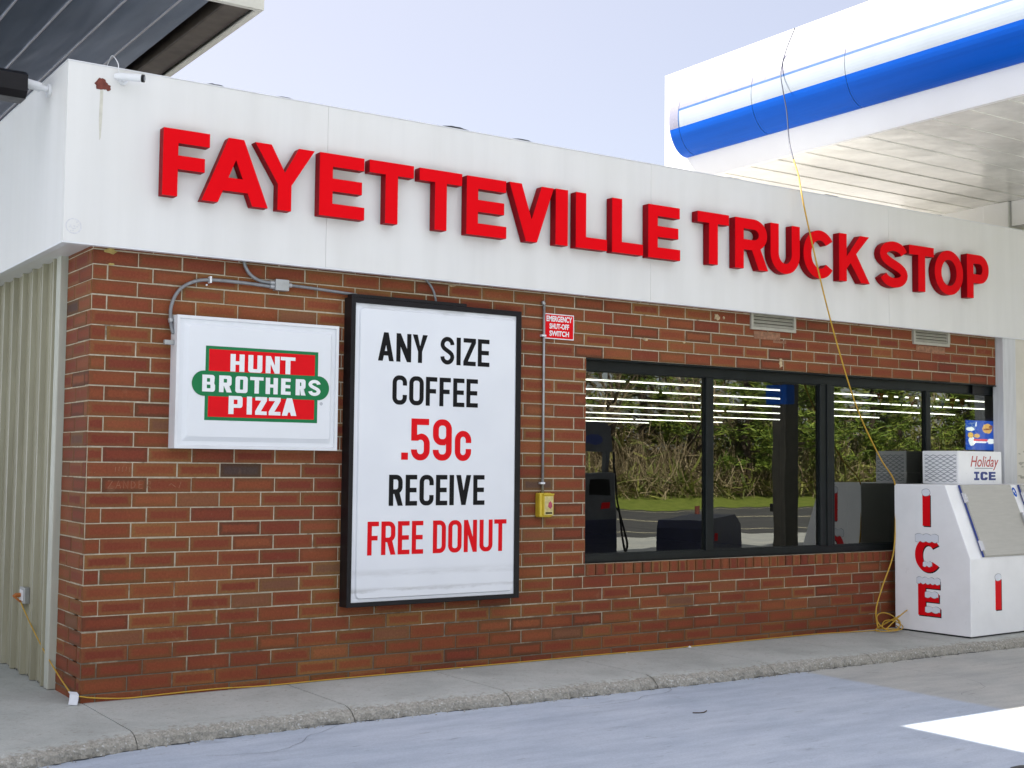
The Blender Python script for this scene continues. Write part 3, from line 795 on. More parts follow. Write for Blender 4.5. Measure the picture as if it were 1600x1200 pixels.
m = MB(); m.box((9.36, .045, 2.40), (9.56, .059, 2.495)); wchild(m.build('closer_box', 'black_frame', win))

# right end: grey strip painted for the column's shaded side, then cream wall panel
mb = MB(); mb.box((XEND+.012, -.085, -.05), (XEND+.235, .05, 3.03), bev=.006); child(mb.build('shaded_side_strip', 'shaded_side_strip', store))
mb = MB(); mb.box((XEND+.236, -.075, -.05), (14.2, .05, 3.03)); child(mb.build('wall_panel', 'cream_panel', store))
mb = MB()
q = random.Random(44)
for k in range(14): mb.prism([blob_loop(XEND+.33+q.uniform(-.05, .12), 1.62+q.uniform(-.12, .2), q.uniform(.006, .03), q.uniform(.006, .02), k, 9)], -.077, -.074)
child(mb.build('wall_stain', 'vent_tan', store))['kind'] = 'stuff'

# vents under the fascia
for a, b in ((6.03, 6.617), (8.325, 8.90)):
    z0, z1 = 2.873, 3.075; fw_ = .03
    m = MB()
    for bx in (((a, -.022, z0), (b, .005, z0+fw_)), ((a, -.022, z0+fw_), (a+fw_, .005, z1)), ((b-fw_, -.022, z0+fw_), (b, .005, z1))): m.box(*bx, bev=.003)
    vent = child(m.build('ventilation_grille', 'vent_tan', store))
    m = MB(); m.box((a+fw_, -.002, z0+fw_), (b-fw_, .004, z1)); wchild(m.build('vent_backing', 'vent_dark', vent))
    m = MB()
    for k in range(5):
        z = z0+fw_+.006+k*.032
        m.add([(a+fw_, -.020, z), (b-fw_, -.020, z), (b-fw_, -.004, z+.022), (a+fw_, -.004, z+.022), (a+fw_, -.017, z-.003), (b-fw_, -.017, z-.003), (b-fw_, -.001, z+.019), (a+fw_, -.001, z+.019)],
              [(0, 1, 2, 3), (7, 6, 5, 4), (0, 4, 5, 1), (3, 2, 6, 7)])
    wchild(m.build('vent_slats', 'vent_tan', vent))
m = MB(); m.prism([[(6.08, 2.79), (6.42, 2.79), (6.42, 2.862), (6.08, 2.862)]], -.004, .0); m.prism([[(6.33, 2.765), (6.50, 2.765), (6.50, 2.80), (6.43, 2.785), (6.33, 2.788)]], -.003, .001)
child(m.build('mortar_patch', 'patch', store)); m = MB()
m.prism([[(8.38, 2.80), (8.84, 2.79), (8.84, 2.866), (8.38, 2.866)]], -.003, .0)
child(m.build('mortar_patch', 'patch', store))

# interior, seen dimly through the glass
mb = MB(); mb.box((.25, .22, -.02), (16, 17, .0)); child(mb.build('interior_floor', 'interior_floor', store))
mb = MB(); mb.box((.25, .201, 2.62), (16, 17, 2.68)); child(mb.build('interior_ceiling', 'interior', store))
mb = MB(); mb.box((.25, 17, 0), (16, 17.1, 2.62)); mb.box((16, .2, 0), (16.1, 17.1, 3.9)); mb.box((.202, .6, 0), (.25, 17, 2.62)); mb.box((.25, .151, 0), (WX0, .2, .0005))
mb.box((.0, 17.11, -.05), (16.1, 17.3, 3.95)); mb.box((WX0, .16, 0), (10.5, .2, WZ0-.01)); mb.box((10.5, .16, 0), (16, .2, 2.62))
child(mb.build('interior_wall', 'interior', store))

# ------------------------------------------------------------------ interior things
rows = [2.16, 3.51, 5.14, 6.91, 8.99, 10.98, 12.47, 14.28]
first = None; q = random.Random(8)
for ri, y in enumerate(rows):
    x = 1.0+q.uniform(0, 2.2)
    while x < 15.0:
        L = 2.38
        if not (ri > 5 and x > 13.5):
            if first is None:
                m = MB(); m.box((0, -.05, 0), (L, .05, .045)); first = m.build('ceiling_light', 'interior')
                m = MB(); m.tube([(.01, 0, -.016), (L-.01, 0, -.016)], .0075, 8); tb = m.build('light_tube', 'tube', first)
                o = first
            else:
                o = first.copy(); COL.objects.link(o)
                c = tb.copy(); COL.objects.link(c); c.parent = o
            o.location = (x, y, 2.515)
            tag(o, 'lit white fluorescent strip hanging from the dark store ceiling', 'ceiling light', 'rows of strip lights inside the store')
        x += L+.05
m = MB(); m.box((6.72, .24, .0), (7.22, .30, 2.5), bev=.01)
tag(m.build('display_panel', 'dark_panel'), 'dark tall panel standing behind the glass at the wide mullion', 'panel')
m = MB(); m.box((8.9, .8, 0), (10.2, 1.4, 1.55), bev=.02)
dk = tag(m.build('drinks_cooler', 'black_frame'), 'black drinks cooler standing inside behind the ice machine', 'cooler')
m = MB(); m.box((9.0, .795, 1.32), (9.18, .799, 1.36)); MT['green_glow'] = emis('green_glow', (.02, .35, .08), 1.2); m.build('display', 'green_glow', dk)
m = MB(); q = random.Random(19)
m.tube([(8.2, .45, 2.40), (9.0, .45, 2.375), (9.9, .45, 2.40)], .004, 5, 0)
for k in range(9):
    x = 8.3+k*.17; z = 2.39-.02*math.sin((x-8.2)/1.7*math.pi)
    m.prism([[(x, z), (x+.12, z), (x+.06, z-.12)]], .447, .453, [1, 2, 3, 1][k % 4], back=True)
tag(m.build('pennant_string', ['black_print', 'red_print', 'yellow', 'canopy_blue']), 'string of small coloured pennants inside the top of the right-hand panes', 'pennants')
# picture advert in the right-hand window
adv = empty('advert_frame', 'small blue food advert in a black frame inside the right-hand window', 'poster', loc=(9.3, .16, 1.79))
def achild(o): o.matrix_parent_inverse = Matrix.Translation((-9.3, -.16, -1.79)); return o
MT['ad_blue'] = emis('ad_blue', (.008, .06, .36), .8); MT['ad_white'] = emis('ad_white', (.75, .78, .80), .75)
MT['ad_bun'] = emis('ad_bun', (.62, .36, .10), .75); MT['ad_red'] = emis('ad_red', (.65, .06, .08), .75); MT['ad_brown'] = emis('ad_brown', (.22, .08, .03), .8)
ax0, ax1, az0, az1 = 9.315, 9.90, 1.775, 2.155
m = MB()
for bx in (((ax0, .13, az0), (ax1, .16, az0+.03)), ((ax0, .13, az1-.03), (ax1, .16, az1)), ((ax0, .13, az0+.03), (ax0+.03, .16, az1-.03)), ((ax1-.03, .13, az0+.03), (ax1, .16, az1-.03))): m.box(*bx)
achild(m.build('frame', 'black_frame', adv))
m = MB(); m.box((ax0+.03, .145, az0+.03), (ax1-.03, .158, az1-.03)); achild(m.build('print', 'ad_blue', adv))
m = MB(); m.prism([[(9.53, 2.06), (9.555, 2.06), (9.555, 2.11), (9.545, 2.11)]], .143, .146)
m.prism([blob_loop(9.45, 2.03, .07, .022, 3, 14, .15)], .143, .146); m.prism([blob_loop(9.80, 1.90, .07, .03, 5, 14, .2)], .143, .146); m.prism([blob_loop(9.47, 1.90, .055, .05, 6, 14, .2)], .143, .146)
m.prism([[(9.50, 1.882), (9.72, 1.882), (9.72, 1.90), (9.50, 1.90)]], .143, .146); achild(m.build('print_text', 'ad_white', adv))
m = MB(); m.prism([blob_loop(9.74, 2.04, .085, .055, 7, 16, .1)], .142, .146); m.prism([blob_loop(9.45, 1.965, .05, .03, 8, 16, .1)], .142, .146); m.prism([blob_loop(9.56, 1.96, .05, .022, 9, 16, .1)], .142, .146); achild(m.build('print_bun', 'ad_bun', adv))
m = MB(); m.prism([[(9.67, 2.02), (9.81, 2.03), (9.81, 2.045), (9.67, 2.038)]], .140, .143); m.prism([blob_loop(9.80, 2.06, .03, .018, 10, 12, .2)], .140, .143); achild(m.build('print_filling', 'ad_brown', adv))
m = MB(); m.prism([[(9.50, 1.902), (9.74, 1.902), (9.74, 1.925), (9.50, 1.925)]], .142, .146); achild(m.build('print_banner', 'ad_red', adv))

# ================================================================== BIG RED LETTERS
letters = [('F', .396, .722), ('A', .672, 1.158), ('Y', 1.055, 1.512), ('E', 1.555, 1.920), ('T', 1.960, 2.336), ('T', 2.388, 2.767), ('E', 2.812, 3.184), ('V', 3.212, 3.645), ('I', 3.668, 3.790),
           ('L', 3.874, 4.200), ('L', 4.255, 4.590), ('E', 4.650, 5.010), ('T', 5.216, 5.590), ('R', 5.668, 6.080), ('U', 6.113, 6.494), ('C', 6.545, 6.966), ('K', 7.033, 7.465),
           ('S', 7.620, 8.032), ('T', 8.060, 8.440), ('O', 8.455, 8.910), ('P', 8.978, 9.340)]
LZ0, LZ1 = 3.392, 3.853
lab = ['red raised letter F, the first letter at the left end of the fascia', 'red raised letter A, the only one on the fascia', 'red raised letter Y between the A and the first E', 'first red raised letter E, to the right of the Y',
       'red raised letter T right after the first E', 'red raised letter T just before the second E', 'second red raised letter E, left of the V', 'red raised letter V, the only one on the fascia',
       'red raised letter I, the narrow bar right of the V', 'red raised letter L directly right of the I', 'second red raised letter L, joined to the third E', 'third red raised letter E, ending the long first word',
       'red raised letter T that begins the middle word', 'red raised letter R, the only one on the fascia', 'red raised letter U, the only one on the fascia', 'red raised letter C with the yellow cord hanging across it',
       'red raised letter K, the only one on the fascia', 'red raised letter S that begins the last word', 'red raised letter T between the S and the O', 'red raised letter O, the only one on the fascia', 'red raised letter P, the last letter at the right end']
for (ch, a, b), lb in zip(letters, lab):
    h = LZ1-LZ0; v = .104; t = .094
    if ch == 'I': v = b-a
    w = b-a; rx = w/2; ry = h/2
    if ch in 'RP': rx = min(.17, w*.42)
    if ch == 'U': rx = w/2; ry = .19
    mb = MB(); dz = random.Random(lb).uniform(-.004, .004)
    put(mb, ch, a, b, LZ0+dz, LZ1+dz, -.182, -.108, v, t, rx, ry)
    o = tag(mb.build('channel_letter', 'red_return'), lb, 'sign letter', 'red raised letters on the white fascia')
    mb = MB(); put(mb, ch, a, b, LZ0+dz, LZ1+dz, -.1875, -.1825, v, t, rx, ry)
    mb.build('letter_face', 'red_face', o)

# ================================================================== PIZZA SIGN
pz = empty('lightbox_sign', 'white rectangular pizza lightbox sign with a red and green emblem on brick', 'sign', loc=(.56, -.12, 1.69))
def pchild(o, loc=(.56, -.12, 1.69)): o.matrix_parent_inverse = Matrix.Translation(tuple(-v for v in loc)); return o
x0, x1, z0, z1 = .548, 1.765, 1.688, 2.598
def ring(mb, a, b, c, d, ya, yb, m=0):
    """frame between rectangles a (outer) and c (inner) both (x0,z0,x1,z1)"""
    pass
def rect(x0, z0, x1, z1): return [(x0, z0), (x1, z0), (x1, z1), (x0, z1)]
def bridge(mb, la, ya, lb, yb, m=0):
    n = len(la)
    for k in range(n):
        a, b = la[k], la[(k+1) % n]; c, d = lb[(k+1) % n], lb[k]
        mb.face([(a[0], ya, a[1]), (b[0], ya, b[1]), (c[0], yb, c[1]), (d[0], yb, d[1])], m)
m = MB(); m.box((x0+.006, -.105, z0+.006), (x1-.006, 0, z1-.006)); pchild(m.build('cabinet', 'frame_white', pz))
m = MB()
o1, o2, o3 = rect(x0, z0, x1, z1), rect(x0+.02, z0+.02, x1-.02, z1-.02), rect(x0+.024, z0+.024, x1-.024, z1-.024)
bridge(m, o1, -.0, o1, -.122); bridge(m, o1, -.122, o2, -.122); bridge(m, o2, -.122, o3, -.108)
pchild(m.build('retainer_frame', 'frame_white', pz))
m = MB()
a1 = rrect(x0+.024, z0+.024, x1-.024, z1-.024, .004, .004, 5); a2 = rrect(x0+.050, z0+.050, x1-.050, z1-.050, .012, .012, 5); a3 = rrect(x0+.083, z0+.083, x1-.068, z1-.068, .02, .02, 5)
bridge(m, a1, -.108, a2, -.110); bridge(m, a2, -.110, a3, -.1285); m.prism([a3], -.1285, -.127)
face = pchild(m.build('sign_face', 'sign_white', pz))
PY = -.1287
def lay(mat, loops_list, y, name, parent, ch):
    m = MB()
    for lp in loops_list: m.prism(lp, y, y+.0006)
    return ch(m.build(name, mat, parent))
gx0, gx1, gz0, gz1 = .751, 1.598, 1.884, 2.397
plx0, plx1, plz0, plz1 = .656, 1.688, 2.050, 2.224
pill = rrect(plx0, plz0, plx1, plz1, (plz1-plz0)/2, (plz1-plz0)/2, 16)
lay('green_print', [[rect(gx0, gz0, gx1, gz1)]], PY-.0008, 'emblem_border', pz, pchild)
lay('red_print', [[rect(gx0+.024, gz0+.024, gx1-.026, gz1-.022)]], PY-.0016, 'emblem_field', pz, pchild)
lay('green_print', [[pill]], PY-.0024, 'emblem_band', pz, pchild)
def word_(m, items, za, zb, y, v, t, rx, ry, mi=0):
    for ch, a, b in items: put(m, ch, a, b, za, zb, y, y+.0006, (b-a) if ch in 'I.' else v, t, min(rx, (b-a)/2), ry, mi)
YT = PY-.0032
m = MB(); word_(m, [('H', .93, 1.033), ('U', 1.061, 1.166), ('N', 1.192, 1.298), ('T', 1.305, 1.418)], 2.227, 2.349, YT, .037, .024, .018, .018)
pchild(m.build('emblem_lettering', 'white_print', pz)); m = MB()
word_(m, [('B', .730, .822), ('R', .851, .944), ('O', .970, 1.060), ('T', 1.078, 1.178), ('H', 1.195, 1.287), ('E', 1.312, 1.386), ('R', 1.424, 1.503), ('S', 1.523, 1.620)], 2.080, 2.196, YT, .033, .023, .018, .018)
pchild(m.build('emblem_lettering', 'white_print', pz)); m = MB()
word_(m, [('P', .923, 1.025), ('I', 1.057, 1.095), ('Z', 1.120, 1.207), ('Z', 1.222, 1.311), ('A', 1.322, 1.434)], 1.931, 2.057, YT, .037, .025, .018, .018)
pchild(m.build('emblem_lettering', 'white_print', pz))
m = MB(); cx, cz = 1.628, 2.025; m.prism([arc(cx, cz, .011, .011, 0, 345, 16), arc(cx, cz, .008, .008, 0, 345, 16)], PY-.0008, PY); m.prism([rect(cx-.003, cz-.004, cx+.003, cz+.004)], PY-.0008, PY)
pchild(m.build('registered_mark', 'grey_print', pz))
m = MB(); m.box((.478, -.075, 2.393), (.547, -.045, 2.425), bev=.003); pchild(m.build('switch_box', 'galv', pz))

# ================================================================== COFFEE SIGN
cs = empty('reader_board', 'tall black framed white board with black and red coffee offer lettering', 'sign', loc=(1.85, -.12, .54))
def cchild(o): return pchild(o, (1.85, -.12, .54))
x0, x1, z0, z1 = 1.866, 3.388, .545, 2.828
D = -.12
m = MB(); fw2 = .034
O1 = rect(x0, z0, x1, z1); O2 = rect(x0+.004, z0+.004, x1-.004, z1-.004); I1 = rect(x0+fw2, z0+fw2, x1-.048, z1-.042); I2 = I1
bridge(m, O1, 0, O1, D+.004); bridge(m, O1, D+.004, O2, D); bridge(m, O2, D, I1, D-.0); bridge(m, I1, D, I2, D+.016)
m.box((x0+.01, D+.03, z0+.01), (x1-.01, -.001, z1-.01))
m.box((x0, -.118, z1+.0005), (x0+1.0, -.05, z1+.022))
for k in range(4): m.tube([(x1-.02, D-.003, z0+.1+k*.68), (x1-.02, D+.002, z0+.1+k*.68)], .006, 8)
cchild(m.build('frame', 'black_frame', cs))
m = MB()
A1 = rrect(x0+fw2, z0+fw2, x1-.048, z1-.042, .002, .002, 6); A2 = rrect(x0+fw2+.034, z0+fw2+.022, x1-.048-.010, z1-.042-.030, .035, .035, 6); A3 = rrect(x0+fw2+.042, z0+fw2+.030, x1-.048-.018, z1-.042-.038, .035, .035, 6)
bridge(m, A1, D+.012, A2, D+.011); bridge(m, A2, D+.011, A3, D-.003); m.prism([A3], D-.003, D)
MT['board_white'] = None
def board_mat():
    mm, nt, b = nmat('board_white')
    tc = nt.nodes.new('ShaderNodeTexCoord'); sp = nt.nodes.new('ShaderNodeSeparateXYZ'); nt.links.new(tc.outputs['Object'], sp.inputs[0])
    n1 = noise(nt, 4, 5, .65, stretch=(1, 1, 5))
    base = ramp(nt, noise(nt, 1.5, 3), [(.3, (.70, .72, .76)), (.7, (.76, .78, .81))])
    z = sp.outputs[2]
    def band(c, w): return ramp(nt, math_(nt, 'MULTIPLY', math_(nt, 'ABSOLUTE', math_(nt, 'SUBTRACT', math_(nt, 'ADD', z, math_(nt, 'MULTIPLY', math_(nt, 'SUBTRACT', n1, .5), .06)), c)), 1/w), [(.3, (1, 1, 1)), (1, (0, 0, 0))])
    sp_ = ramp(nt, n1, [(.35, (.15, .15, .15)), (.65, (1, 1, 1))])
    a = math_(nt, 'MULTIPLY', math_(nt, 'MAXIMUM', math_(nt, 'MAXIMUM', band(2.775, .03), band(.665, .02)), math_(nt, 'MULTIPLY', band(.79, .035), .5)), sp_)
    c = mixc(nt, math_(nt, 'MULTIPLY', a, .62), base, (.36, .36, .355))
    nt.links.new(c, b.inputs['Base Color']); b.inputs['Roughness'].default_value = .28
    return mm
MT['board_white'] = board_mat()
cchild(m.build('board_face', 'board_white', cs))
CY = D-.0045
def cw(mat, items, za, zb, v=.036, t=.034, rx=.055, ry=.055, dot=None):
    m = MB(); word_(m, items, za, zb, CY, v, t, rx, ry)
    if dot: word_(m, [dot[0]], dot[1], dot[2], CY, v, t, rx, ry)
    cchild(m.build('lettering', mat, cs))
cw('black_print', [('A', 2.088, 2.222), ('N', 2.243, 2.371), ('Y', 2.383, 2.514), ('S', 2.629, 2.753), ('I', 2.774, 2.812), ('Z', 2.837, 2.951), ('E', 2.970, 3.079)], 2.365, 2.580)
cw('black_print', [('C', 2.215, 2.339), ('O', 2.359, 2.485), ('F', 2.504, 2.604), ('F', 2.625, 2.726), ('E', 2.748, 2.851), ('E', 2.869, 2.975)], 2.041, 2.262)
cw('red_print', [('5', 2.382, 2.545), ('9', 2.572, 2.741)], 1.624, 1.941, .052, .048, .078, .078)
cw('red_print', [('.', 2.298, 2.356)], 1.628, 1.682)
cw('red_print', [('c', 2.769, 2.918)], 1.623, 1.857, .050, .046, .074, .074)
cw('black_print', [('R', 2.198, 2.318), ('E', 2.340, 2.441), ('C', 2.461, 2.585), ('E', 2.605, 2.707), ('I', 2.726, 2.766), ('V', 2.786, 2.921), ('E', 2.942, 3.047)], 1.283, 1.515, .038, .035)
cw('red_print', [('F', 2.024, 2.119), ('R', 2.140, 2.262), ('E', 2.280, 2.381), ('E', 2.400, 2.500), ('D', 2.584, 2.699), ('O', 2.720, 2.841), ('N', 2.861, 2.981), ('U', 3.005, 3.126), ('T', 3.141, 3.256)], .920, 1.168, .037, .034)

# ================================================================== CONDUIT
cd = empty('electrical_conduit', 'grey bent conduit with a junction box above the pizza sign', 'conduit', loc=(1.35, -.03, 2.86))
def dchild(o): return pchild(o, (1.35, -.03, 2.86))
def pipe(name, pts, r, mat='grey_conduit', smooth=True):
    m = MB(); m.tube(smooth_pts(pts, 8) if smooth else pts, r, 10); return dchild(m.build(name, mat, cd, smooth=True))
pipe('pipe', [(.542, -.06, 2.47), (.530, -.045, 2.54), (.533, -.03, 2.66), (.585, -.03, 2.775), (.69, -.03, 2.845), (.82, -.03, 2.868), (1.05, -.03, 2.868), (1.285, -.03, 2.858)], .0125)
pipe('pipe', [(1.052, -.03, 3.05), (1.063, -.03, 2.99), (1.105, -.03, 2.93), (1.18, -.03, 2.893), (1.285, -.03, 2.887)], .0125)
pipe('pipe', [(1.395, -.03, 2.880), (1.55, -.03, 2.876), (1.83, -.03, 2.862), (1.95, -.03, 2.855)], .0115)
pipe('pipe', [(2.50, -.03, 3.05), (2.57, -.03, 3.00), (2.615, -.035, 2.93), (2.635, -.04, 2.845)], .009)
m = MB(); m.box((1.287, -.058, 2.834), (1.393, -.002, 2.915), bev=.005); dchild(m.build('junction_box', 'galv', cd))
m = MB()
for a, b, z in ((1.255, 1.286, 2.858), (1.255, 1.286, 2.887), (1.394, 1.42, 2.880)): m.tube([(a, -.03, z), (b, -.03, z)], .017, 10)
m.tube([(.531, -.045, 2.55), (.528, -.04, 2.575)], .018, 10)
dchild(m.build('coupling', 'galv', cd))
m = MB(); m.box((.80, -.046, 2.845), (.815, -.001, 2.892), bev=.003); m.tube([(.79, -.003, 2.833), (.79, -.012, 2.833)], .007, 8); dchild(m.build('pipe_strap', 'frame_white', cd))

# ================================================================== EMERGENCY SWITCH
es = empty('warning_sign', 'small red emergency shut-off sign with white letters on the brick', 'sign', loc=(3.69, -.01, 2.64))
m = MB(); m.box((3.688, -.009, 2.640), (3.992, -.0035, 2.850), bev=.001); pchild(m.build('sign_plate', 'white_print', es), (3.69, -.01, 2.64))
m = MB(); m.prism([rrect(3.696, 2.648, 3.984, 2.842, .008, .008, 4)], -.0102, -.0088); pchild(m.build('sign_field', 'red_print', es), (3.69, -.01, 2.64))
for tx, z, s in (('EMERGENCY', 2.787, .062), ('SHUT-OFF', 2.727, .058), ('SWITCH', 2.667, .058)):
    o = bfont(tx, s, 3.840, z, -.0108, 'white_print', es, 'sign_lettering', .0004, bold=.002); pchild(o, (3.69, -.01, 2.64))
    xs_ = [vv.co.x for vv in o.data.vertices]; k_ = min(1.0, (.262 if tx == 'EMERGENCY' else .20)/(max(xs_)-min(xs_)))
    for vv in o.data.vertices: vv.co.x = 3.840+(vv.co.x-(max(xs_)+min(xs_))/2)*k_
eb = empty('shutoff_button', 'yellow shut-off button box at the foot of a thin wall conduit', 'switch', loc=(3.66, -.05, 1.27))
def echild(o): return pchild(o, (3.66, -.05, 1.27))
m = MB(); m.box((3.612, -.075, 1.175), (3.738, -.0035, 1.372), bev=.012); echild(m.build('box', 'yellow', eb))
m = MB(); m.box((3.640, -.088, 1.188), (3.742, -.0755, 1.355), bev=.005); m.box((3.640, -.096, 1.356), (3.742, -.0755, 1.366)); echild(m.build('cover', 'yellow', eb))
MT['ad_paper'] = plain('button_label', (.62, .52, .22), .6, var=.25, nscale=30)
m = MB(); m.box((3.650, -.0895, 1.195), (3.735, -.0885, 1.345)); echild(m.build('cover_label', 'ad_paper', eb))
MT['pink'] = plain('pink', (.45, .06, .12), .5, var=.3, nscale=60)
m = MB(); m.prism([blob_loop(3.705, 1.275, .022, .028, 4, 14, .25)], -.0912, -.0896); echild(m.build('button', 'pink', eb))
m = MB(); m.prism([rect(3.66, 1.203, 3.725, 1.216)], -.0905, -.0896); echild(m.build('label_print', 'black_print', eb))
m = MB(); m.tube([(3.676, -.022, 1.36), (3.676, -.022, 2.915)], .0105, 10); m.tube([(3.676, -.022, 2.915), (3.664, -.018, 2.945)], .016, 8); echild(m.build('wall_conduit', 'galv', eb, smooth=True))
m = MB()
for z in (1.45, 2.66): m.box((3.648, -.036, z-.008), (3.692, -.0035, z+.008), bev=.002)
echild(m.build('conduit_clip', 'frame_white', eb))

# ================================================================== ICE MACHINE
IX, IY, IPH = 7.935, -.958, .05
IZ = .03; IH = 1.415; ID = .85; ISD = .268; ISH = .722; IW = 2.30
ice = empty('ice_merchandiser', 'white slant front ice merchandiser with snow-capped red lettering by the window', 'ice machine', loc=(IX, IY, .015))
cI, sI = math.cos(IPH), math.sin(IPH)
def itf(a, b, z): return (IX+a*cI-b*sI, IY+a*sI+b*cI, z)   # a along the front, b into depth
def ichild(o): return pchild(o, (IX, IY, .015))
prof = [(0, 0), (ISH, 0), (IH, ISD), (IH, ID), (0, ID)]     # (z, b)
bm = bmesh.new()
va = [bm.verts.new((0, b, IZ+z)) for z, b in prof]; vb = [bm.verts.new((IW, b, IZ+z)) for z, b in prof]
bm.faces.new(va); bm.faces.new(vb[::-1])
for k in range(5): bm.faces.new([va[(k+1) % 5], va[k], vb[k], vb[(k+1) % 5]])
bmesh.ops.recalc_face_normals(bm, faces=bm.faces[:])
bmesh.ops.bevel(bm, geom=list(bm.edges), offset=.010, segments=3, affect='EDGES', profile=.6)
for v_ in bm.verts: v_.co = Vector(itf(*v_.co))
m = MB(); m.frombm(bm); bm.free(); ichild(m.build('cabinet', 'white_enamel', ice))
m = MB()
def bx_i(a0, b0, z0, a1, b1, z1):
    P = [itf(a, b, z) for z in (z0, z1) for a, b in ((a0, b0), (a1, b0), (a1, b1), (a0, b1))]
    m.add(P, [(0, 3, 2, 1), (4, 5, 6, 7), (0, 1, 5, 4), (1, 2, 6, 5), (2, 3, 7, 6), (3, 0, 4, 7)])
bx_i(.03, .03, .0155, IW-.03, ID-.03, IZ+.004); ichild(m.build('base', 'dark_rubber', ice))
# slanted face coordinates
SL = math.hypot(IH-ISH, ISD); sz, sb = (IH-ISH)/SL, ISD/SL
def stf(a, d, s): # d negative = outwards
    return itf(a, s*sb+d*sz, IZ+ISH+s*sz-d*sb)
def door(a0, a1):
    m = MB(); s0, s1 = .012, .735
    skew = 0
    P = []
    bm = bmesh.new(); bmesh.ops.create_cube(bm, size=1)
    for v_ in bm.verts: v_.co = Vector(((a0+a1)/2+v_.co.x*(a1-a0), -.016+v_.co.y*.030, (s0+s1)/2+v_.co.z*(s1-s0)))
    bmesh.ops.bevel(bm, geom=list(bm.edges), offset=.008, segments=2, affect='EDGES')
    for v_ in bm.verts: v_.co = Vector(stf(*v_.co))
    m.frombm(bm); bm.free()
    d_ = ichild(m.build('door', 'steel_door', ice))
    m = MB()
    for s in (.60, .12):
        m.tube([stf(a0-.014, -.030, s-.05), stf(a0-.014, -.030, s+.05)], .012, 8)
        m.add([stf(a, d, q) for d in (-.036, -.032) for a, q in ((a0-.012, s-.045), (a0+.03, s-.045), (a0+.03, s+.045), (a0-.012, s+.045))], [(0, 1, 2, 3), (4, 7, 6, 5), (0, 4, 5, 1), (1, 5, 6, 2), (2, 6, 7, 3), (3, 7, 4, 0)])
    h_ = m.build('hinge', 'steel', d_)
    m = MB(); m.tube([stf(a0-.006, -.014, s0), stf(a0-.006, -.014, s1)], .010, 6); m.build('gasket', 'blue_print', d_)
    m = MB(); bm = bmesh.new(); bmesh.ops.create_cube(bm, size=1)
    for v_ in bm.verts: v_.co = Vector((a1+.005+v_.co.x*.06, -.045+v_.co.y*.03, .37+v_.co.z*.13))
    bmesh.ops.bevel(bm, geom=list(bm.edges), offset=.006, segments=2, affect='EDGES')
    for v_ in bm.verts: v_.co = Vector(stf(*v_.co))
    m.frombm(bm); bm.free(); m.build('handle', 'steel', d_)
    return d_
door(.205, 1.055); door(1.215, 2.065)
m = MB(); m.prism([blob_loop(1.125, .665, .032, .05, 3, 18, .06)], -.0022, 0, tf=stf); ichild(m.build('round_sticker', 'canopy_blue', ice))
m = MB(); m.prism([blob_loop(1.118, .675, .012, .016, 5, 12, .15)], -.0034, -.0022, tf=stf); m.prism([blob_loop(1.135, .648, .007, .010, 6, 10, .15)], -.0034, -.0022, tf=stf); ichild(m.build('sticker_print', 'white_print', ice))
# seam fold down the lower front
m = MB(); m.face([itf(.86, -.0015, IZ+.02), itf(.875, -.004, IZ+.02), itf(.875, -.004, IZ+ISH-.012), itf(.86, -.0015, IZ+ISH-.012)]); m.face([itf(.875, -.004, IZ+.02), itf(.89, -.0015, IZ+.02), itf(.89, -.0015, IZ+ISH-.012), itf(.875, -.004, IZ+ISH-.012)])
ichild(m.build('front_seam', 'white_enamel', ice))
# side lettering (on the left side face; horizontal coordinate grows towards the front, i.e. left to right as seen)
def sidetf(x, y, z): return itf(y, ID-x, z)      # x from back edge towards front
def capped(loops, cap, tf, name_parent, dx=.010, dz=-.010):
    m = MB()
    for l in loops[:1]: m.prism([[(p[0]+dx, p[1]+dz) for p in q] for q in loops], -.0006, 0, tf=tf)
    ichild(m.build('letter_shadow', 'black_print', name_parent))
    m = MB(); m.prism(loops, -.0014, -.0006, tf=tf); ichild(m.build('ice_letter', 'red_print', name_parent))
    for lp in cap:
        m = MB(); n = MB()
        cx = sum(p[0] for p in lp)/len(lp); cz = sum(p[1] for p in lp)/len(lp)
        m.prism([[(p[0]+(.003 if p[0] > cx else -.003), p[1]+(.003 if p[1] > cz else -.003)) for p in lp]], -.0022, -.0014, tf=tf); n.prism([lp], -.0030, -.0022, tf=tf)
        ichild(m.build('snow_outline', 'grey_print', name_parent)); ichild(n.build('snow_cap', 'snow_print', name_parent))

def snow(x0, x1, ztop, zbot, bumps, drips, seed):
    q = random.Random(seed); top = []; n = 24
    for k in range(n+1):
        s = k/n; top.append((x0+(x1-x0)*s, ztop-.010+.014*abs(math.sin(s*math.pi*bumps))))
    bot = []
    for k in range(n+1):
        s = 1-k/n; bot.append((x0+(x1-x0)*s, zbot-.014*abs(math.sin(s*math.pi*drips+.4))))
    return top+bot
S = lambda b: ID-b     # measured distances from the front edge -> x from the back edge
gl = [[(S(.521)+p[0], 1.045+p[1]) for p in l] for l in glyph('I', .085, .305, .085, .05, .02, .02)]
capped(gl, [blob_loop(S(.480), 1.368, .046, .035, 2, 18, .05)], sidetf, ice)
gl = [[(S(.612)+p[0], .600+p[1]) for p in l] for l in glyph('C', .286, .330, .085, .07, .14, .165)]
capped(gl, [snow(S(.605), S(.345), .965, .900, 3, 4, 1), snow(S(.520), S(.42), .700, .665, 2, 2, 3)], sidetf, ice)
gl = [[(S(.580)+p[0], .185+p[1]) for p in l] for l in glyph('E', .250, .345, .085, .082, .02, .02)]
capped(gl, [snow(S(.592), S(.330), .548, .498, 4, 5, 2), snow(S(.50), S(.355), .415, .370, 2, 2, 4), snow(S(.50), S(.335), .272, .228, 2, 2, 5)], sidetf, ice)
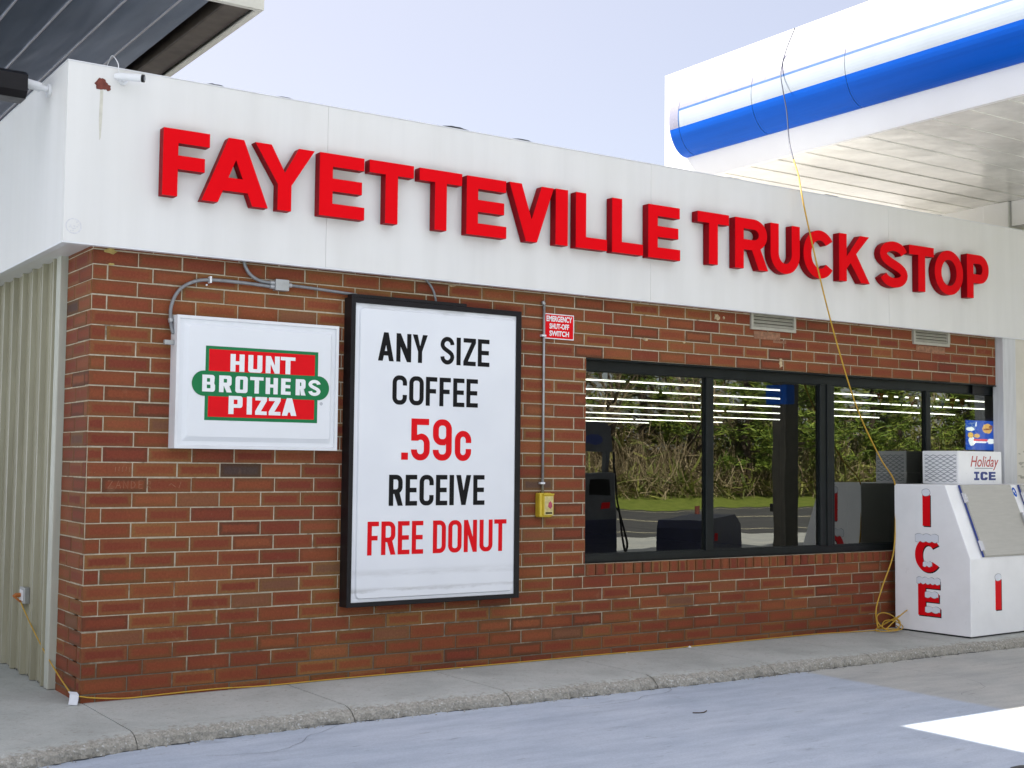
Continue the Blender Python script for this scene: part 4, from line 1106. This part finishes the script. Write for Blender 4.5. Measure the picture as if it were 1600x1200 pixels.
def fronttf(x, y, z): return itf(x, y, z)
gl = [[(.397+p[0], .260+p[1]) for p in l] for l in glyph('I', .098, .295, .098, .05, .02, .02)]
capped(gl, [blob_loop(.443, .568, .052, .034, 2, 18, .05)], fronttf, ice)
# compressor housing on top
ca0, ca1, cb0, cb1, cz0, cz1 = .575, 1.335, .51, .93, IZ+IH+.001, 1.780
m = MB(); bm = bmesh.new(); bmesh.ops.create_cube(bm, size=1)
for v_ in bm.verts: v_.co = Vector(((ca0+ca1)/2+v_.co.x*(ca1-ca0), (cb0+cb1)/2+v_.co.y*(cb1-cb0), (cz0+cz1)/2+v_.co.z*(cz1-cz0)))
bmesh.ops.bevel(bm, geom=list(bm.edges), offset=.006, segments=2, affect='EDGES')
for v_ in bm.verts: v_.co = Vector(itf(*v_.co))
m.frombm(bm); bm.free(); comp = ichild(m.build('compressor_housing', 'white_enamel', ice))
m = MB()
for k in range(13):
    z = cz0+.028+k*.0215; pts = []
    for i in range(33):
        s = i/32; b = cb1-.03-(cb1-cb0-.05)*s
        pts.append((b, z+.0065*math.sin(s*math.pi*9+(math.pi if k % 2 else 0))))
    for w0, w1 in zip(pts, pts[1:]):
        m.face([itf(ca0-.001, w0[0], w0[1]-.0032), itf(ca0-.001, w1[0], w1[1]-.0032), itf(ca0-.001, w1[0], w1[1]+.0032), itf(ca0-.001, w0[0], w0[1]+.0032)][::-1])
m.build('louvre_slots', 'grey_print', comp)
cf = lambda x, y, z: itf(x, y, z)
bfont('Holiday', .155, (ca0+ca1)/2+.06, 1.625, cb0-.001, 'script_red', comp, 'script_lettering', .0004, shear=.28, tf=cf, bold=.001)
m = MB(); m.prism([rect(.86, 1.604, 1.17, 1.611)], cb0-.0012, cb0, tf=cf); m.build('lettering_rule', 'grey_print', comp)
# slab-serif ICE
m = MB()
def slab(m, ch, x, z, w, h):
    v = w*.36; t = h*.24
    if ch == 'I': lp = [[(0, 0), (w, 0), (w, t), (w*.5+v*.5, t), (w*.5+v*.5, h-t), (w, h-t), (w, h), (0, h), (0, h-t), (w*.5-v*.5, h-t), (w*.5-v*.5, t), (0, t)]]
    elif ch == 'C': lp = glyph('C', w, h, v, t, w*.3, h*.3)
    else: lp = glyph('E', w, h, v*1.05, t*.95, .01, .01)
    m.prism([[(x+p[0], z+p[1]) for p in l] for l in lp], cb0-.0014, cb0, tf=cf)
slab(m, 'I', .845, 1.487, .088, .085); slab(m, 'C', .955, 1.487, .125, .085); slab(m, 'E', 1.100, 1.487, .122, .085)
m.build('block_lettering', 'blue_print', comp)

# ================================================================== CORDS, OUTLET, TAG
m = MB()
pts = [(7.39, .72, 6.19), (7.26, .72, 5.93), (7.12, .66, 5.66), (7.07, .58, 5.43), (7.06, .52, 5.2), (7.00, .43, 4.871), (6.873, .25, 4.628)]
m.tube(smooth_pts(pts, 6), .0065, 6, 1)
pts = [(6.873, .25, 4.628), (6.70, .02, 4.40), (6.535, -.165, 4.213), (6.527, -.24, 3.938), (6.727, -.25, 3.289), (6.998, -.20, 2.733), (7.297, -.17, 2.162), (7.639, -.15, 1.702), (7.887, -.12, 1.462), (7.90, -.118, 1.15), (7.86, -.12, .76), (7.70, -.12, .45), (7.60, -.12, .22), (7.59, -.15, .05)]
m.tube(smooth_pts(pts, 8), .0075, 6, 0)
q = random.Random(6); pts = []
for k in range(52):
    a = k*.50; rr = .13+.05*math.sin(k*.37)
    pts.append((7.70+rr*1.15*math.cos(a)+.03*math.sin(k*.21), -.21+.10*math.sin(a)*(.8+.2*math.cos(k*.3)), .028+.0004*k+.095*(1+math.sin(a*1.0+k*.05))*(.5+.5*math.sin(k*.23))))
m.tube(smooth_pts(pts, 3), .0055, 6, 0)
tag(m.build('hanging_cord', ['cord', 'cord_dark'], smooth=True), 'yellow cord hanging from the blue canopy and coiled beside the ice merchandiser', 'cord')
ec = empty('extension_cord', 'yellow cord running from the wall outlet along the foot of the brick wall', 'cord', loc=(0, 0, .02))
def xchild(o): return pchild(o, (0, 0, .02))
m = MB()
pts = [(-.065, 1.36, .55), (-.06, 1.28, .50), (-.055, .95, .36), (-.04, .55, .20), (-.025, .15, .075), (-.02, .02, .062), (.0, -.03, .065), (.10, -.022, .045), (.31, -.022, .026), (.57, -.022, .030), (.94, -.024, .033), (1.3, -.03, .024), (1.9, -.016, .023), (2.6, -.02, .022), (3.4, -.028, .022), (4.3, -.03, .022), (4.9, -.05, .022), (5.8, -.03, .023), (6.8, -.03, .026), (7.4, -.10, .024), (7.6, -.16, .03)]
m.tube(smooth_pts(pts, 8), .005, 6); xchild(m.build('cable', 'cord', ec, smooth=True))
m = MB(); m.tube([(-.050, 1.37, .60), (-.10, 1.37, .60), (-.12, 1.37, .59)], [.017, .016, .009], 8); m.tube([(-.112, 1.37, .592), (-.09, 1.36, .57), (-.065, 1.36, .55)], .008, 6); xchild(m.build('plug', 'orange', ec))
m = MB()
pts = [(-.022, .05, .085), (-.024, .00, .075), (-.032, -.02, .045), (-.045, -.045, .018)]
for a, b in zip(pts, pts[1:]): m.face([(a[0]-.03, a[1]+.025, a[2]), (a[0]+.012, a[1]-.03, a[2]), (b[0]+.012, b[1]-.03, b[2]), (b[0]-.03, b[1]+.025, b[2])])
tagm = m.build('paper_tag', 'paper', ec); xchild(tagm)
sm_ = tagm.modifiers.new('thick', 'SOLIDIFY'); sm_.thickness = .003
m = MB(); m.box((-.062, 1.28, .54), (-.02, 1.42, .66), bev=.006)
ob = tag(m.build('outlet_box', 'galv'), 'grey outlet box on the ribbed metal siding with an orange plug', 'outlet')
m = MB(); m.box((-.067, 1.30, .56), (-.0622, 1.40, .64), bev=.002); m.build('cover', 'frame_white', ob)

# ================================================================== CAMERA + FLOODLIGHT ON FASCIA
sc_ = empty('security_camera', 'white bullet security camera near the left end of the fascia', 'camera', loc=(.14, -.1, 4.15))
def schild(o): return pchild(o, (.14, -.1, 4.15))
m = MB(); m.tube([(.135, -.101, 4.145), (.135, -.115, 4.145)], .030, 16); m.tube([(.135, -.115, 4.145), (.145, -.16, 4.15)], .014, 10); schild(m.build('mount', 'frame_white', sc_, smooth=False))
m = MB(); m.tube([(.075, -.13, 4.160), (.10, -.15, 4.158), (.225, -.235, 4.146)], [.019, .025, .025], 16); schild(m.build('body', 'frame_white', sc_, smooth=False))
m = MB(); m.tube([(.222, -.233, 4.1463), (.236, -.242, 4.1449)], .0262, 18); schild(m.build('lens_hood', 'black_frame', sc_))
m = MB(); m.tube([(.2362, -.2421, 4.1449), (.2385, -.2437, 4.1447)], .016, 14); schild(m.build('lens', 'grey_conduit', sc_))
m = MB(); m.tube(smooth_pts([(.12, -.112, 4.15), (.10, -.12, 4.20), (.10, -.10, 4.26), (.085, -.02, 4.33), (.08, .05, 4.30), (.07, .12, 4.23)], 6), .0032, 6); schild(m.build('cable', 'frame_white', sc_, smooth=True))
fl = empty('floodlight', 'black floodlight on a white arm at the left side of the fascia', 'floodlight', loc=(-.23, .35, 4.13))
def fchild(o): return pchild(o, (-.23, .35, 4.13))
m = MB(); m.tube([(-.226, .34, 4.12), (-.245, .34, 4.12)], .045, 14); m.tube([(-.245, .34, 4.125), (-.29, .34, 4.135)], .022, 10); m.tube([(-.29, .34, 4.135), (-.40, .34, 4.15)], .032, 12); fchild(m.build('arm', 'frame_white', fl))
m = MB(); lp = [(-.075, -.03), (-.075, .06), (-.03, .095), (.09, .10), (.14, .06), (.14, -.055), (.09, -.085)]
lp = [(0, -.06), (.05, -.10), (.20, -.10), (.30, -.03), (.30, .06), (.06, .085), (0, .05)]
m.prism([lp], .0, .42, tf=lambda x, y, z: (-.40-y, .22+x, 4.12+z), back=True); fchild(m.build('housing', 'black_frame', fl))

# ================================================================== LEFT CANOPY
lc = empty('left_canopy', 'dark metal underside canopy rising behind the left corner of the store', 'canopy', loc=(-3, 12, 0))
def lchild(o): return pchild(o, (-3, 12, 0))
LX0, LX1, LYa, LYb, LZ = -7.6, 1.30, .30, 26.0, 5.0
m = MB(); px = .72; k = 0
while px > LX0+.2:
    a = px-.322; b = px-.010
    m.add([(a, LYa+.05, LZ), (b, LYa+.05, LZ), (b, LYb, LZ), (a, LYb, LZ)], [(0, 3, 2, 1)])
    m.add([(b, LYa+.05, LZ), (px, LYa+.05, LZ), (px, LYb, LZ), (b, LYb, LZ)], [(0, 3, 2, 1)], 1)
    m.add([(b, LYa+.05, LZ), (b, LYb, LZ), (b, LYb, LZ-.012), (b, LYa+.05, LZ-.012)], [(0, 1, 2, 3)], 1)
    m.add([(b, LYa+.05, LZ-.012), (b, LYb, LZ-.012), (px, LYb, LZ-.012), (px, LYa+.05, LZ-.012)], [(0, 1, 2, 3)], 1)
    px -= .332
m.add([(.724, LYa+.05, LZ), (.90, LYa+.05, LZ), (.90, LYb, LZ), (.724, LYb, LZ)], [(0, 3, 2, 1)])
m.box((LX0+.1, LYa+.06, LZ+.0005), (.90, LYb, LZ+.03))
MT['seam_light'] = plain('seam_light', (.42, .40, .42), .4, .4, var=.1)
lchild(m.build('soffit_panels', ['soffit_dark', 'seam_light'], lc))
m = MB(); m.box((.90, LYa+.06, LZ+.22), (LX1-.012, LYb, LZ+.24)); m.box((.905, LYa+.06, LZ+.03), (.92, LYb, LZ+.22)); lchild(m.build('gutter_recess', 'membrane', lc))
m = MB(); m.box((1.03, LYa+.06, LZ+.012), (1.24, LYb, LZ+.20), bev=.01); lchild(m.build('edge_beam', 'aged_brown', lc))
m = MB(); m.box((LX1-.012, LYa+.0125, LZ-.01), (LX1, LYb, LZ+1.85)); m.box((LX0, LYa, LZ-.01), (LX1, LYa+.012, LZ+1.85)); m.box((LX0, LYa+.0125, LZ-.01), (LX0+.012, LYb, LZ+1.85)); m.box((LX0+.02, LYa+.02, LZ+.9), (LX1-.02, LYb, LZ+.95))  # upper fascia, out of view, made taller so its shadow covers the lot corner
m.box((LX1-.05, LYa+.0125, LZ-.012), (LX1-.0125, LYb, LZ+.004)); m.box((LX0+.02, LYa+.0125, LZ-.012), (LX1-.051, LYa+.045, LZ+.004))
MT['canopy_cream'] = plain('canopy_cream', (.62, .60, .52), .4, var=.08)
lchild(m.build('fascia', 'canopy_cream', lc))
for y in (4.5, 12.5, 20.5):
    m = MB(); m.box((-3.35, y, -.07), (-2.95, y+.4, LZ)); lchild(m.build('column', 'canopy_cream', lc))

# ================================================================== RIGHT CANOPY
rc = empty('fuel_canopy', 'white fuel canopy with a rounded blue band to the right of the store', 'canopy', loc=(11.6, -4, 0))
def rchild(o): return pchild(o, (11.6, -4, 0))
RX0, RX1, RYa, RYb, RZ0, RZ1 = 7.40, 16.2, -7.2, 2.80, 4.875, 6.195
m = MB()
m.box((RX0, RYa, RZ0), (RX0+.02, RYb, RZ1)); m.box((RX0+.0205, RYb-.02, RZ0), (RX1, RYb, RZ1)); m.box((RX1-.02, RYa, RZ0), (RX1, RYb-.0205, RZ1)); m.box((RX0+.0205, RYa, RZ0), (RX1-.0205, RYa+.02, RZ1))
m.box((RX0+.03, RYa+.03, RZ1-.1), (RX1-.03, RYb-.03, RZ1-.06))
m.box((RX0, RYa, RZ0-.012), (RX0+.05, RYb, RZ0-.0005))
rchild(m.build('fascia', 'canopy_white', rc))
m = MB(); y = RYb-.03; q = random.Random(12)
while y > RYa+.1:
    y2 = max(y-.405, RYa+.05); dz = q.uniform(-.006, .006)
    m.add([(RX0+.051, y2+.006, RZ0+.03+dz), (RX1-.03, y2+.006, RZ0+.03+q.uniform(-.006, .006)), (RX1-.03, y-.002, RZ0+.03+dz), (RX0+.051, y-.002, RZ0+.03+dz*.4)], [(0, 3, 2, 1)])
    m.box((RX0+.051, y2-.002, RZ0+.022), (RX1-.03, y2+.006, RZ0+.045)); y = y2
m.box((RX0+.051, RYa+.03, RZ0+.05), (RX1-.03, RYb-.03, RZ0+.07))
rchild(m.build('soffit_panels', 'soffit_white', rc))
# bullnose band
BZ0, BZ1, BO = 5.14, 5.94, .27; bc = (BZ0+BZ1)/2; bh = (BZ1-BZ0)/2
def bpt(ang, y, e=0): return (RX0-(BO+e)*math.cos(R(ang)), y, bc+(bh+e)*math.sin(R(ang)))
def bstrip(a0, a1, y0, y1, e=0, n=10, mi=0, m=None):
    for k in range(n):
        p, q_ = a0+(a1-a0)*k/n, a0+(a1-a0)*(k+1)/n
        m.face([bpt(p, y0, e), bpt(p, y1, e), bpt(q_, y1, e), bpt(q_, y0, e)][::-1], mi)
BY1 = 2.42; yj = [BY1, BY1-.16, BY1-1.32, BY1-2.6, BY1-5, BY1-7.5, RYa]
m = MB()
for a, b in zip(yj, yj[1:]):
    a -= .003; b += .003
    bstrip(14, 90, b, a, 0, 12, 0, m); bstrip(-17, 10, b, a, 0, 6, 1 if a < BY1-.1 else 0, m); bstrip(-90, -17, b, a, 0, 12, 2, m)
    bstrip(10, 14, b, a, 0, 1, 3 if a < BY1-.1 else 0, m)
for yy in yj[1:-1]: bstrip(-90, -17, yy-.003, yy+.003, -.004, 12, 3, m); bstrip(-17, 90, yy-.003, yy+.003, -.004, 12, 0, m)
yy = BY1-.16; bstrip(-17, 12, yy-.012, yy+.004, .001, 6, 3, m)
capf = [bpt(-90+180*k/30, BY1-.003) for k in range(31)]; m.face(capf[::-1], 0)
rchild(m.build('rounded_band', ['canopy_lilac', 'canopy_ice', 'canopy_blue', 'canopy_line'], rc))
for y in (1.2, -4.75):
    w_ = .18 if y > 0 else .125; m = MB(); m.box((11.6-w_, y-w_, -.07), (11.6+w_, y+w_, RZ0+.03), bev=.012); col_ = rchild(m.build('column', 'canopy_white', rc))
    m = MB(); m.box((11.59-w_, y-w_-.01, -.07), (11.61+w_, y+w_+.01, 2.95), bev=.01); m.build('cladding', 'clad', col_).matrix_parent_inverse = Matrix.Identity(4)
m = MB()
for a, b in ((-7.1, -4.95), (-4.55, 1.0), (1.4, RYb-.03)): m.box((11.46, a, RZ0-.28), (11.74, b, RZ0+.03))
rchild(m.build('beam', 'canopy_white', rc))
m = MB(); m.box((11.42, -4.95, 2.53), (11.58, -4.55, 2.80), bev=.01); rchild(m.build('column_sign', 'canopy_blue', rc))

# ================================================================== PUMPS AND THINGS REFLECTED IN THE GLASS
def pump(x, y, lb):
    e = empty('fuel_pump', lb, 'fuel pump', loc=(x, y, -.07))
    T = lambda a, b, c: (a, b, c)
    def part(name, mat, boxes, bev=.01):
        m = MB()
        for a, b in boxes: m.box(a, b, bev=bev)
        return m.build(name, mat, e)
    part('base', 'lot', [((-.55, -.35, 0), (.55, .35, .12))])
    part('body', 'pump_grey', [((-.36, -.22, .12), (.36, .22, 1.55))], .03)
    part('lower_panel', 'navy', [((-.33, .221, .2), (.33, .232, .75)), ((-.33, -.232, .2), (.33, -.221, .75))], .002)
    part('display', 'black_print', [((-.22, .221, 1.15), (.22, .23, 1.42)), ((-.22, -.23, 1.15), (.22, -.221, 1.42))], .002)
    part('price_panel', 'red_print', [((.02, .221, .92), (.20, .23, 1.02)), ((.02, -.23, .92), (.20, -.221, 1.02))], .002)
    part('post', 'pump_grey', [((-.34, -.06, 1.55), (-.26, .06, 1.9)), ((.26, -.06, 1.55), (.34, .06, 1.9))], .004)
    m = MB(); m.prism([[(-.40, 1.9), (.40, 1.9), (.40, 2.32), (.25, 2.42), (-.25, 2.42), (-.40, 2.32)]], -.05, .05, back=True); tp = m.build('sign_topper', 'pump_grey', e)
    m = MB(); m.prism([blob_loop(0, 2.1, .2, .09, 3, 18, .1)], -.052, -.05); m.prism([blob_loop(0, 2.1, .2, .09, 3, 18, .1)], .05, .052, back=True); m.build('topper_print', 'blue_print', tp)
    m = MB(); m.tube(smooth_pts([(.38, .1, 1.9), (.43, .12, 1.5), (.47, .14, .9), (.55, .16, .35), (.62, .14, .22), (.66, .1, .4), (.52, .08, .85), (.38, .08, .95)], 6), .018, 6); m.build('hose', 'dark_rubber', e, smooth=True)
    return e
pump(10.95, -8.6, 'grey and navy fuel pump mirrored at the left edge of the window')
m = MB(); lp = [(-.75, 0), (.75, 0), (.82, .62), (.55, .80), (-.66, .74), (-.72, .60)]
m.prism([lp], -.45, .45, tf=lambda x, y, z: (13.2+x*.93+y*.35, -8.4+y*.93-x*.35, -.07+z), back=True)
bb = tag(m.build('covered_bin', 'navy'), 'navy blue covered bin out on the lot, mirrored low in the left pane', 'bin')
m = MB(); m.box((12.9, -7.96, .3), (13.2, -7.90, .42)); m.build('bin_label', 'red_print', bb)
m = MB(); m.tube([(18.6, -16.8+2.4, -.07), (18.6, -14.4, .65)], .07, 8); tag(m.build('bollard', 'rust'), 'short rust brown post at the edge of the lot, mirrored in the window', 'bollard')
m = MB(); m.tube([(17.7, -11.0, -.07), (17.7, -11.0, .72)], .035, 8); m.box((17.62, -11.08, .62), (17.82, -10.92, .80), bev=.02); tag(m.build('squeegee_stand', 'black_print'), 'thin black squeegee stand on the lot, mirrored in the second pane', 'stand')
sh = empty('shed', 'pale cream shed half hidden in the brush, mirrored in the left pane', 'shed', loc=(36, -41, 0))
m = MB(); m.box((-3.2, -1.5, -.5), (3.2, 1.5, 2.0)); m.build('wall', 'shed_white', sh)
m = MB(); m.prism([[(-3.4, 2.0), (3.4, 2.0), (3.4, 2.1), (0, 2.7), (-3.4, 2.1)]], -1.6, 1.6, back=True); m.build('roof', 'aged_brown', sh)
m = MB(); m.box((.8, 1.501, -.5), (1.7, 1.54, 1.6)); m.build('door', 'grey_conduit', sh)

# woodland across the road (seen as a reflection)
def tuft(m, p, s, q, n=5, mi=0, flat=.5):
    for _ in range(n):
        d = Vector((q.gauss(0, 1), q.gauss(0, 1), q.gauss(0, 1)*flat+.15)).normalized(); a = d.orthogonal().normalized()*s*q.uniform(.06, .14)
        a.rotate(Matrix.Rotation(q.uniform(0, 6.28), 3, d)); e = Vector(p)+d*s*q.uniform(.6, 1.3)
        m.face([Vector(p)-a, e-a*.35, e+a*.35, Vector(p)+a], mi)
def pine(seed, h):
    q = random.Random(seed); e = bpy.data.objects.new('pine_tree', None); COL.objects.link(e)
    m = MB(); m.tube([(0, 0, -.3), (q.uniform(-.1, .1), q.uniform(-.1, .1), h*.5), (q.uniform(-.25, .25), q.uniform(-.25, .25), h*.97)], [.20, .13, .03], 8)
    cr = MB()
    z = h*.16
    while z < h*.98:
        f = (z/h); L = (1-f)**.7*h*.30*q.uniform(.6, 1.15)+.25
        for _ in range(q.randint(3, 5)):
            a = q.uniform(0, 6.283); d = Vector((math.cos(a), math.sin(a), q.uniform(-.05, .35)))
            b0 = Vector((0, 0, z)); b1 = b0+d*L
            m.tube([b0, b0+d*L*.5+Vector((0, 0, -.03)), b1], [.035, .025, .01], 5)
            for k in range(int(4+L*5)):
                s = q.uniform(.3, 1.05); p = b0+d*L*s+Vector((q.gauss(0, .14), q.gauss(0, .14), q.gauss(0, .12)))
                tuft(cr, p, q.uniform(.20, .36), q, 9)
        z += q.uniform(.32, .55)
    m.build('trunk', 'bark', e); cr.build('crown', 'pine', e); return e
def bare(seed, h):
    q = random.Random(seed); e = bpy.data.objects.new('bare_tree', None); COL.objects.link(e); m = MB(); tw = MB()
    def br(p, d, L, r, lev):
        pts = [p]; dd = d.copy()
        for k in range(3):
            dd = (dd+Vector((q.gauss(0, .18), q.gauss(0, .18), q.gauss(0, .1)+.05))).normalized(); pts.append(pts[-1]+dd*L/3)
        (m if lev < 2 else tw).tube(pts, [r, r*.85, r*.7, r*.5], 5 if lev < 2 else 3, cap=False)
        if lev < 4:
            for k in range(q.randint(2, 4) if lev else 6):
                t = q.uniform(.35, 1); i = min(2, int(t*3)); pp = pts[i].lerp(pts[i+1], t*3-i)
                nd = (dd+Vector((q.gauss(0, .6), q.gauss(0, .6), q.gauss(0, .45)))).normalized()
                br(pp, nd, L*q.uniform(.5, .8), r*.55, lev+1)
    br(Vector((0, 0, -.3)), Vector((0, 0, 1)), h*.5, .10, 0)
    m.build('trunk', 'bark', e); tw.build('branches', 'brush', e); return e
def copy_tree(src, loc, rz, s):
    o = src.copy(); COL.objects.link(o); o.location = loc; o.rotation_euler = (0, 0, rz); o.scale = (s, s, s)
    for ch in src.children:
        c = ch.copy(); COL.objects.link(c); c.parent = o
    return o
def bank(y): return .35+max(0, (-33-y))*.085
pp = [pine(1, 9.0), pine(2, 10.5)]; bt = [bare(4, 6.0), bare(5, 7.0)]
q = random.Random(31)
spots = [(37.0, -31.6), (39.6, -31.9), (42.4, -32.4), (34.8, -36), (46.5, -32.8), (50.5, -34.4), (55, -33.8), (59, -35), (40, -38), (29, -41), (64, -36), (69, -37), (48, -38)]
for i, (x, y) in enumerate(spots):
    o = pp[i] if i < 2 else copy_tree(pp[i % 2], (0, 0, 0), 0, 1)
    o.location = (x, y, bank(y)); o.rotation_euler = (0, 0, q.uniform(0, 6.28)); s = q.uniform(.8, 1.15); o.scale = (s, s, s)
    tag(o, 'sunlit pine in the wood across the road, mirrored in the windows', 'pine tree', 'pines across the road')
spots = [(26, -33), (28.5, -34.5), (31, -33.5), (33, -35), (35, -33.5), (37, -36), (30, -37), (26.5, -36.5), (24, -34.5), (34, -38), (39, -33.6), (57, -34), (62, -34), (67, -35)]
for i, (x, y) in enumerate(spots):
    o = bt[i] if i < 2 else copy_tree(bt[i % 2], (0, 0, 0), 0, 1)
    o.location = (x, y, bank(y)); o.rotation_euler = (0, 0, q.uniform(0, 6.28)); s = q.uniform(.95, 1.35); o.scale = (s, s, s)
    tag(o, 'leafless tangled tree at the wood edge across the road, mirrored in the windows', 'bare tree', 'bare trees across the road')
# undergrowth and the far mass of the wood
m = MB(); q = random.Random(77)
for i in range(14000):
    x = q.uniform(14, 86); y = -30.6-abs(q.gauss(0, 5)); zmax = .9+min(4.6, (-30.6-y)*.55)
    z = bank(y)+abs(q.betavariate(1.2, 1.6))*zmax
    green = q.random() < (.32 if z < 1.0 else .05+.30*(x > 37))
    p = Vector((x, y, z)); s = q.uniform(.4, 1.1)
    for _ in range(4):
        d = Vector((q.gauss(0, 1), q.gauss(0, .6), q.gauss(0, .9)+.3)).normalized(); a = d.orthogonal().normalized()*(.034 if green else .011)*q.uniform(.7, 1.6)
        m.face([p-a, p+d*s-a*.4, p+d*s+a*.4, p+a], 1 if green else 0)
for i in range(2600):
    x = q.uniform(10, 95); y = -44-q.random()*4; z = q.uniform(.5, 11)
    tuft(m, (x, y, z), q.uniform(.5, 1.0), q, 4, 1 if q.random() < .5 else 0, .8)
u = m.build('wood', ['brush', 'brush_green']); tag(u, 'tangle of dry brush and far wood across the road', 'wood'); u['kind'] = 'stuff'
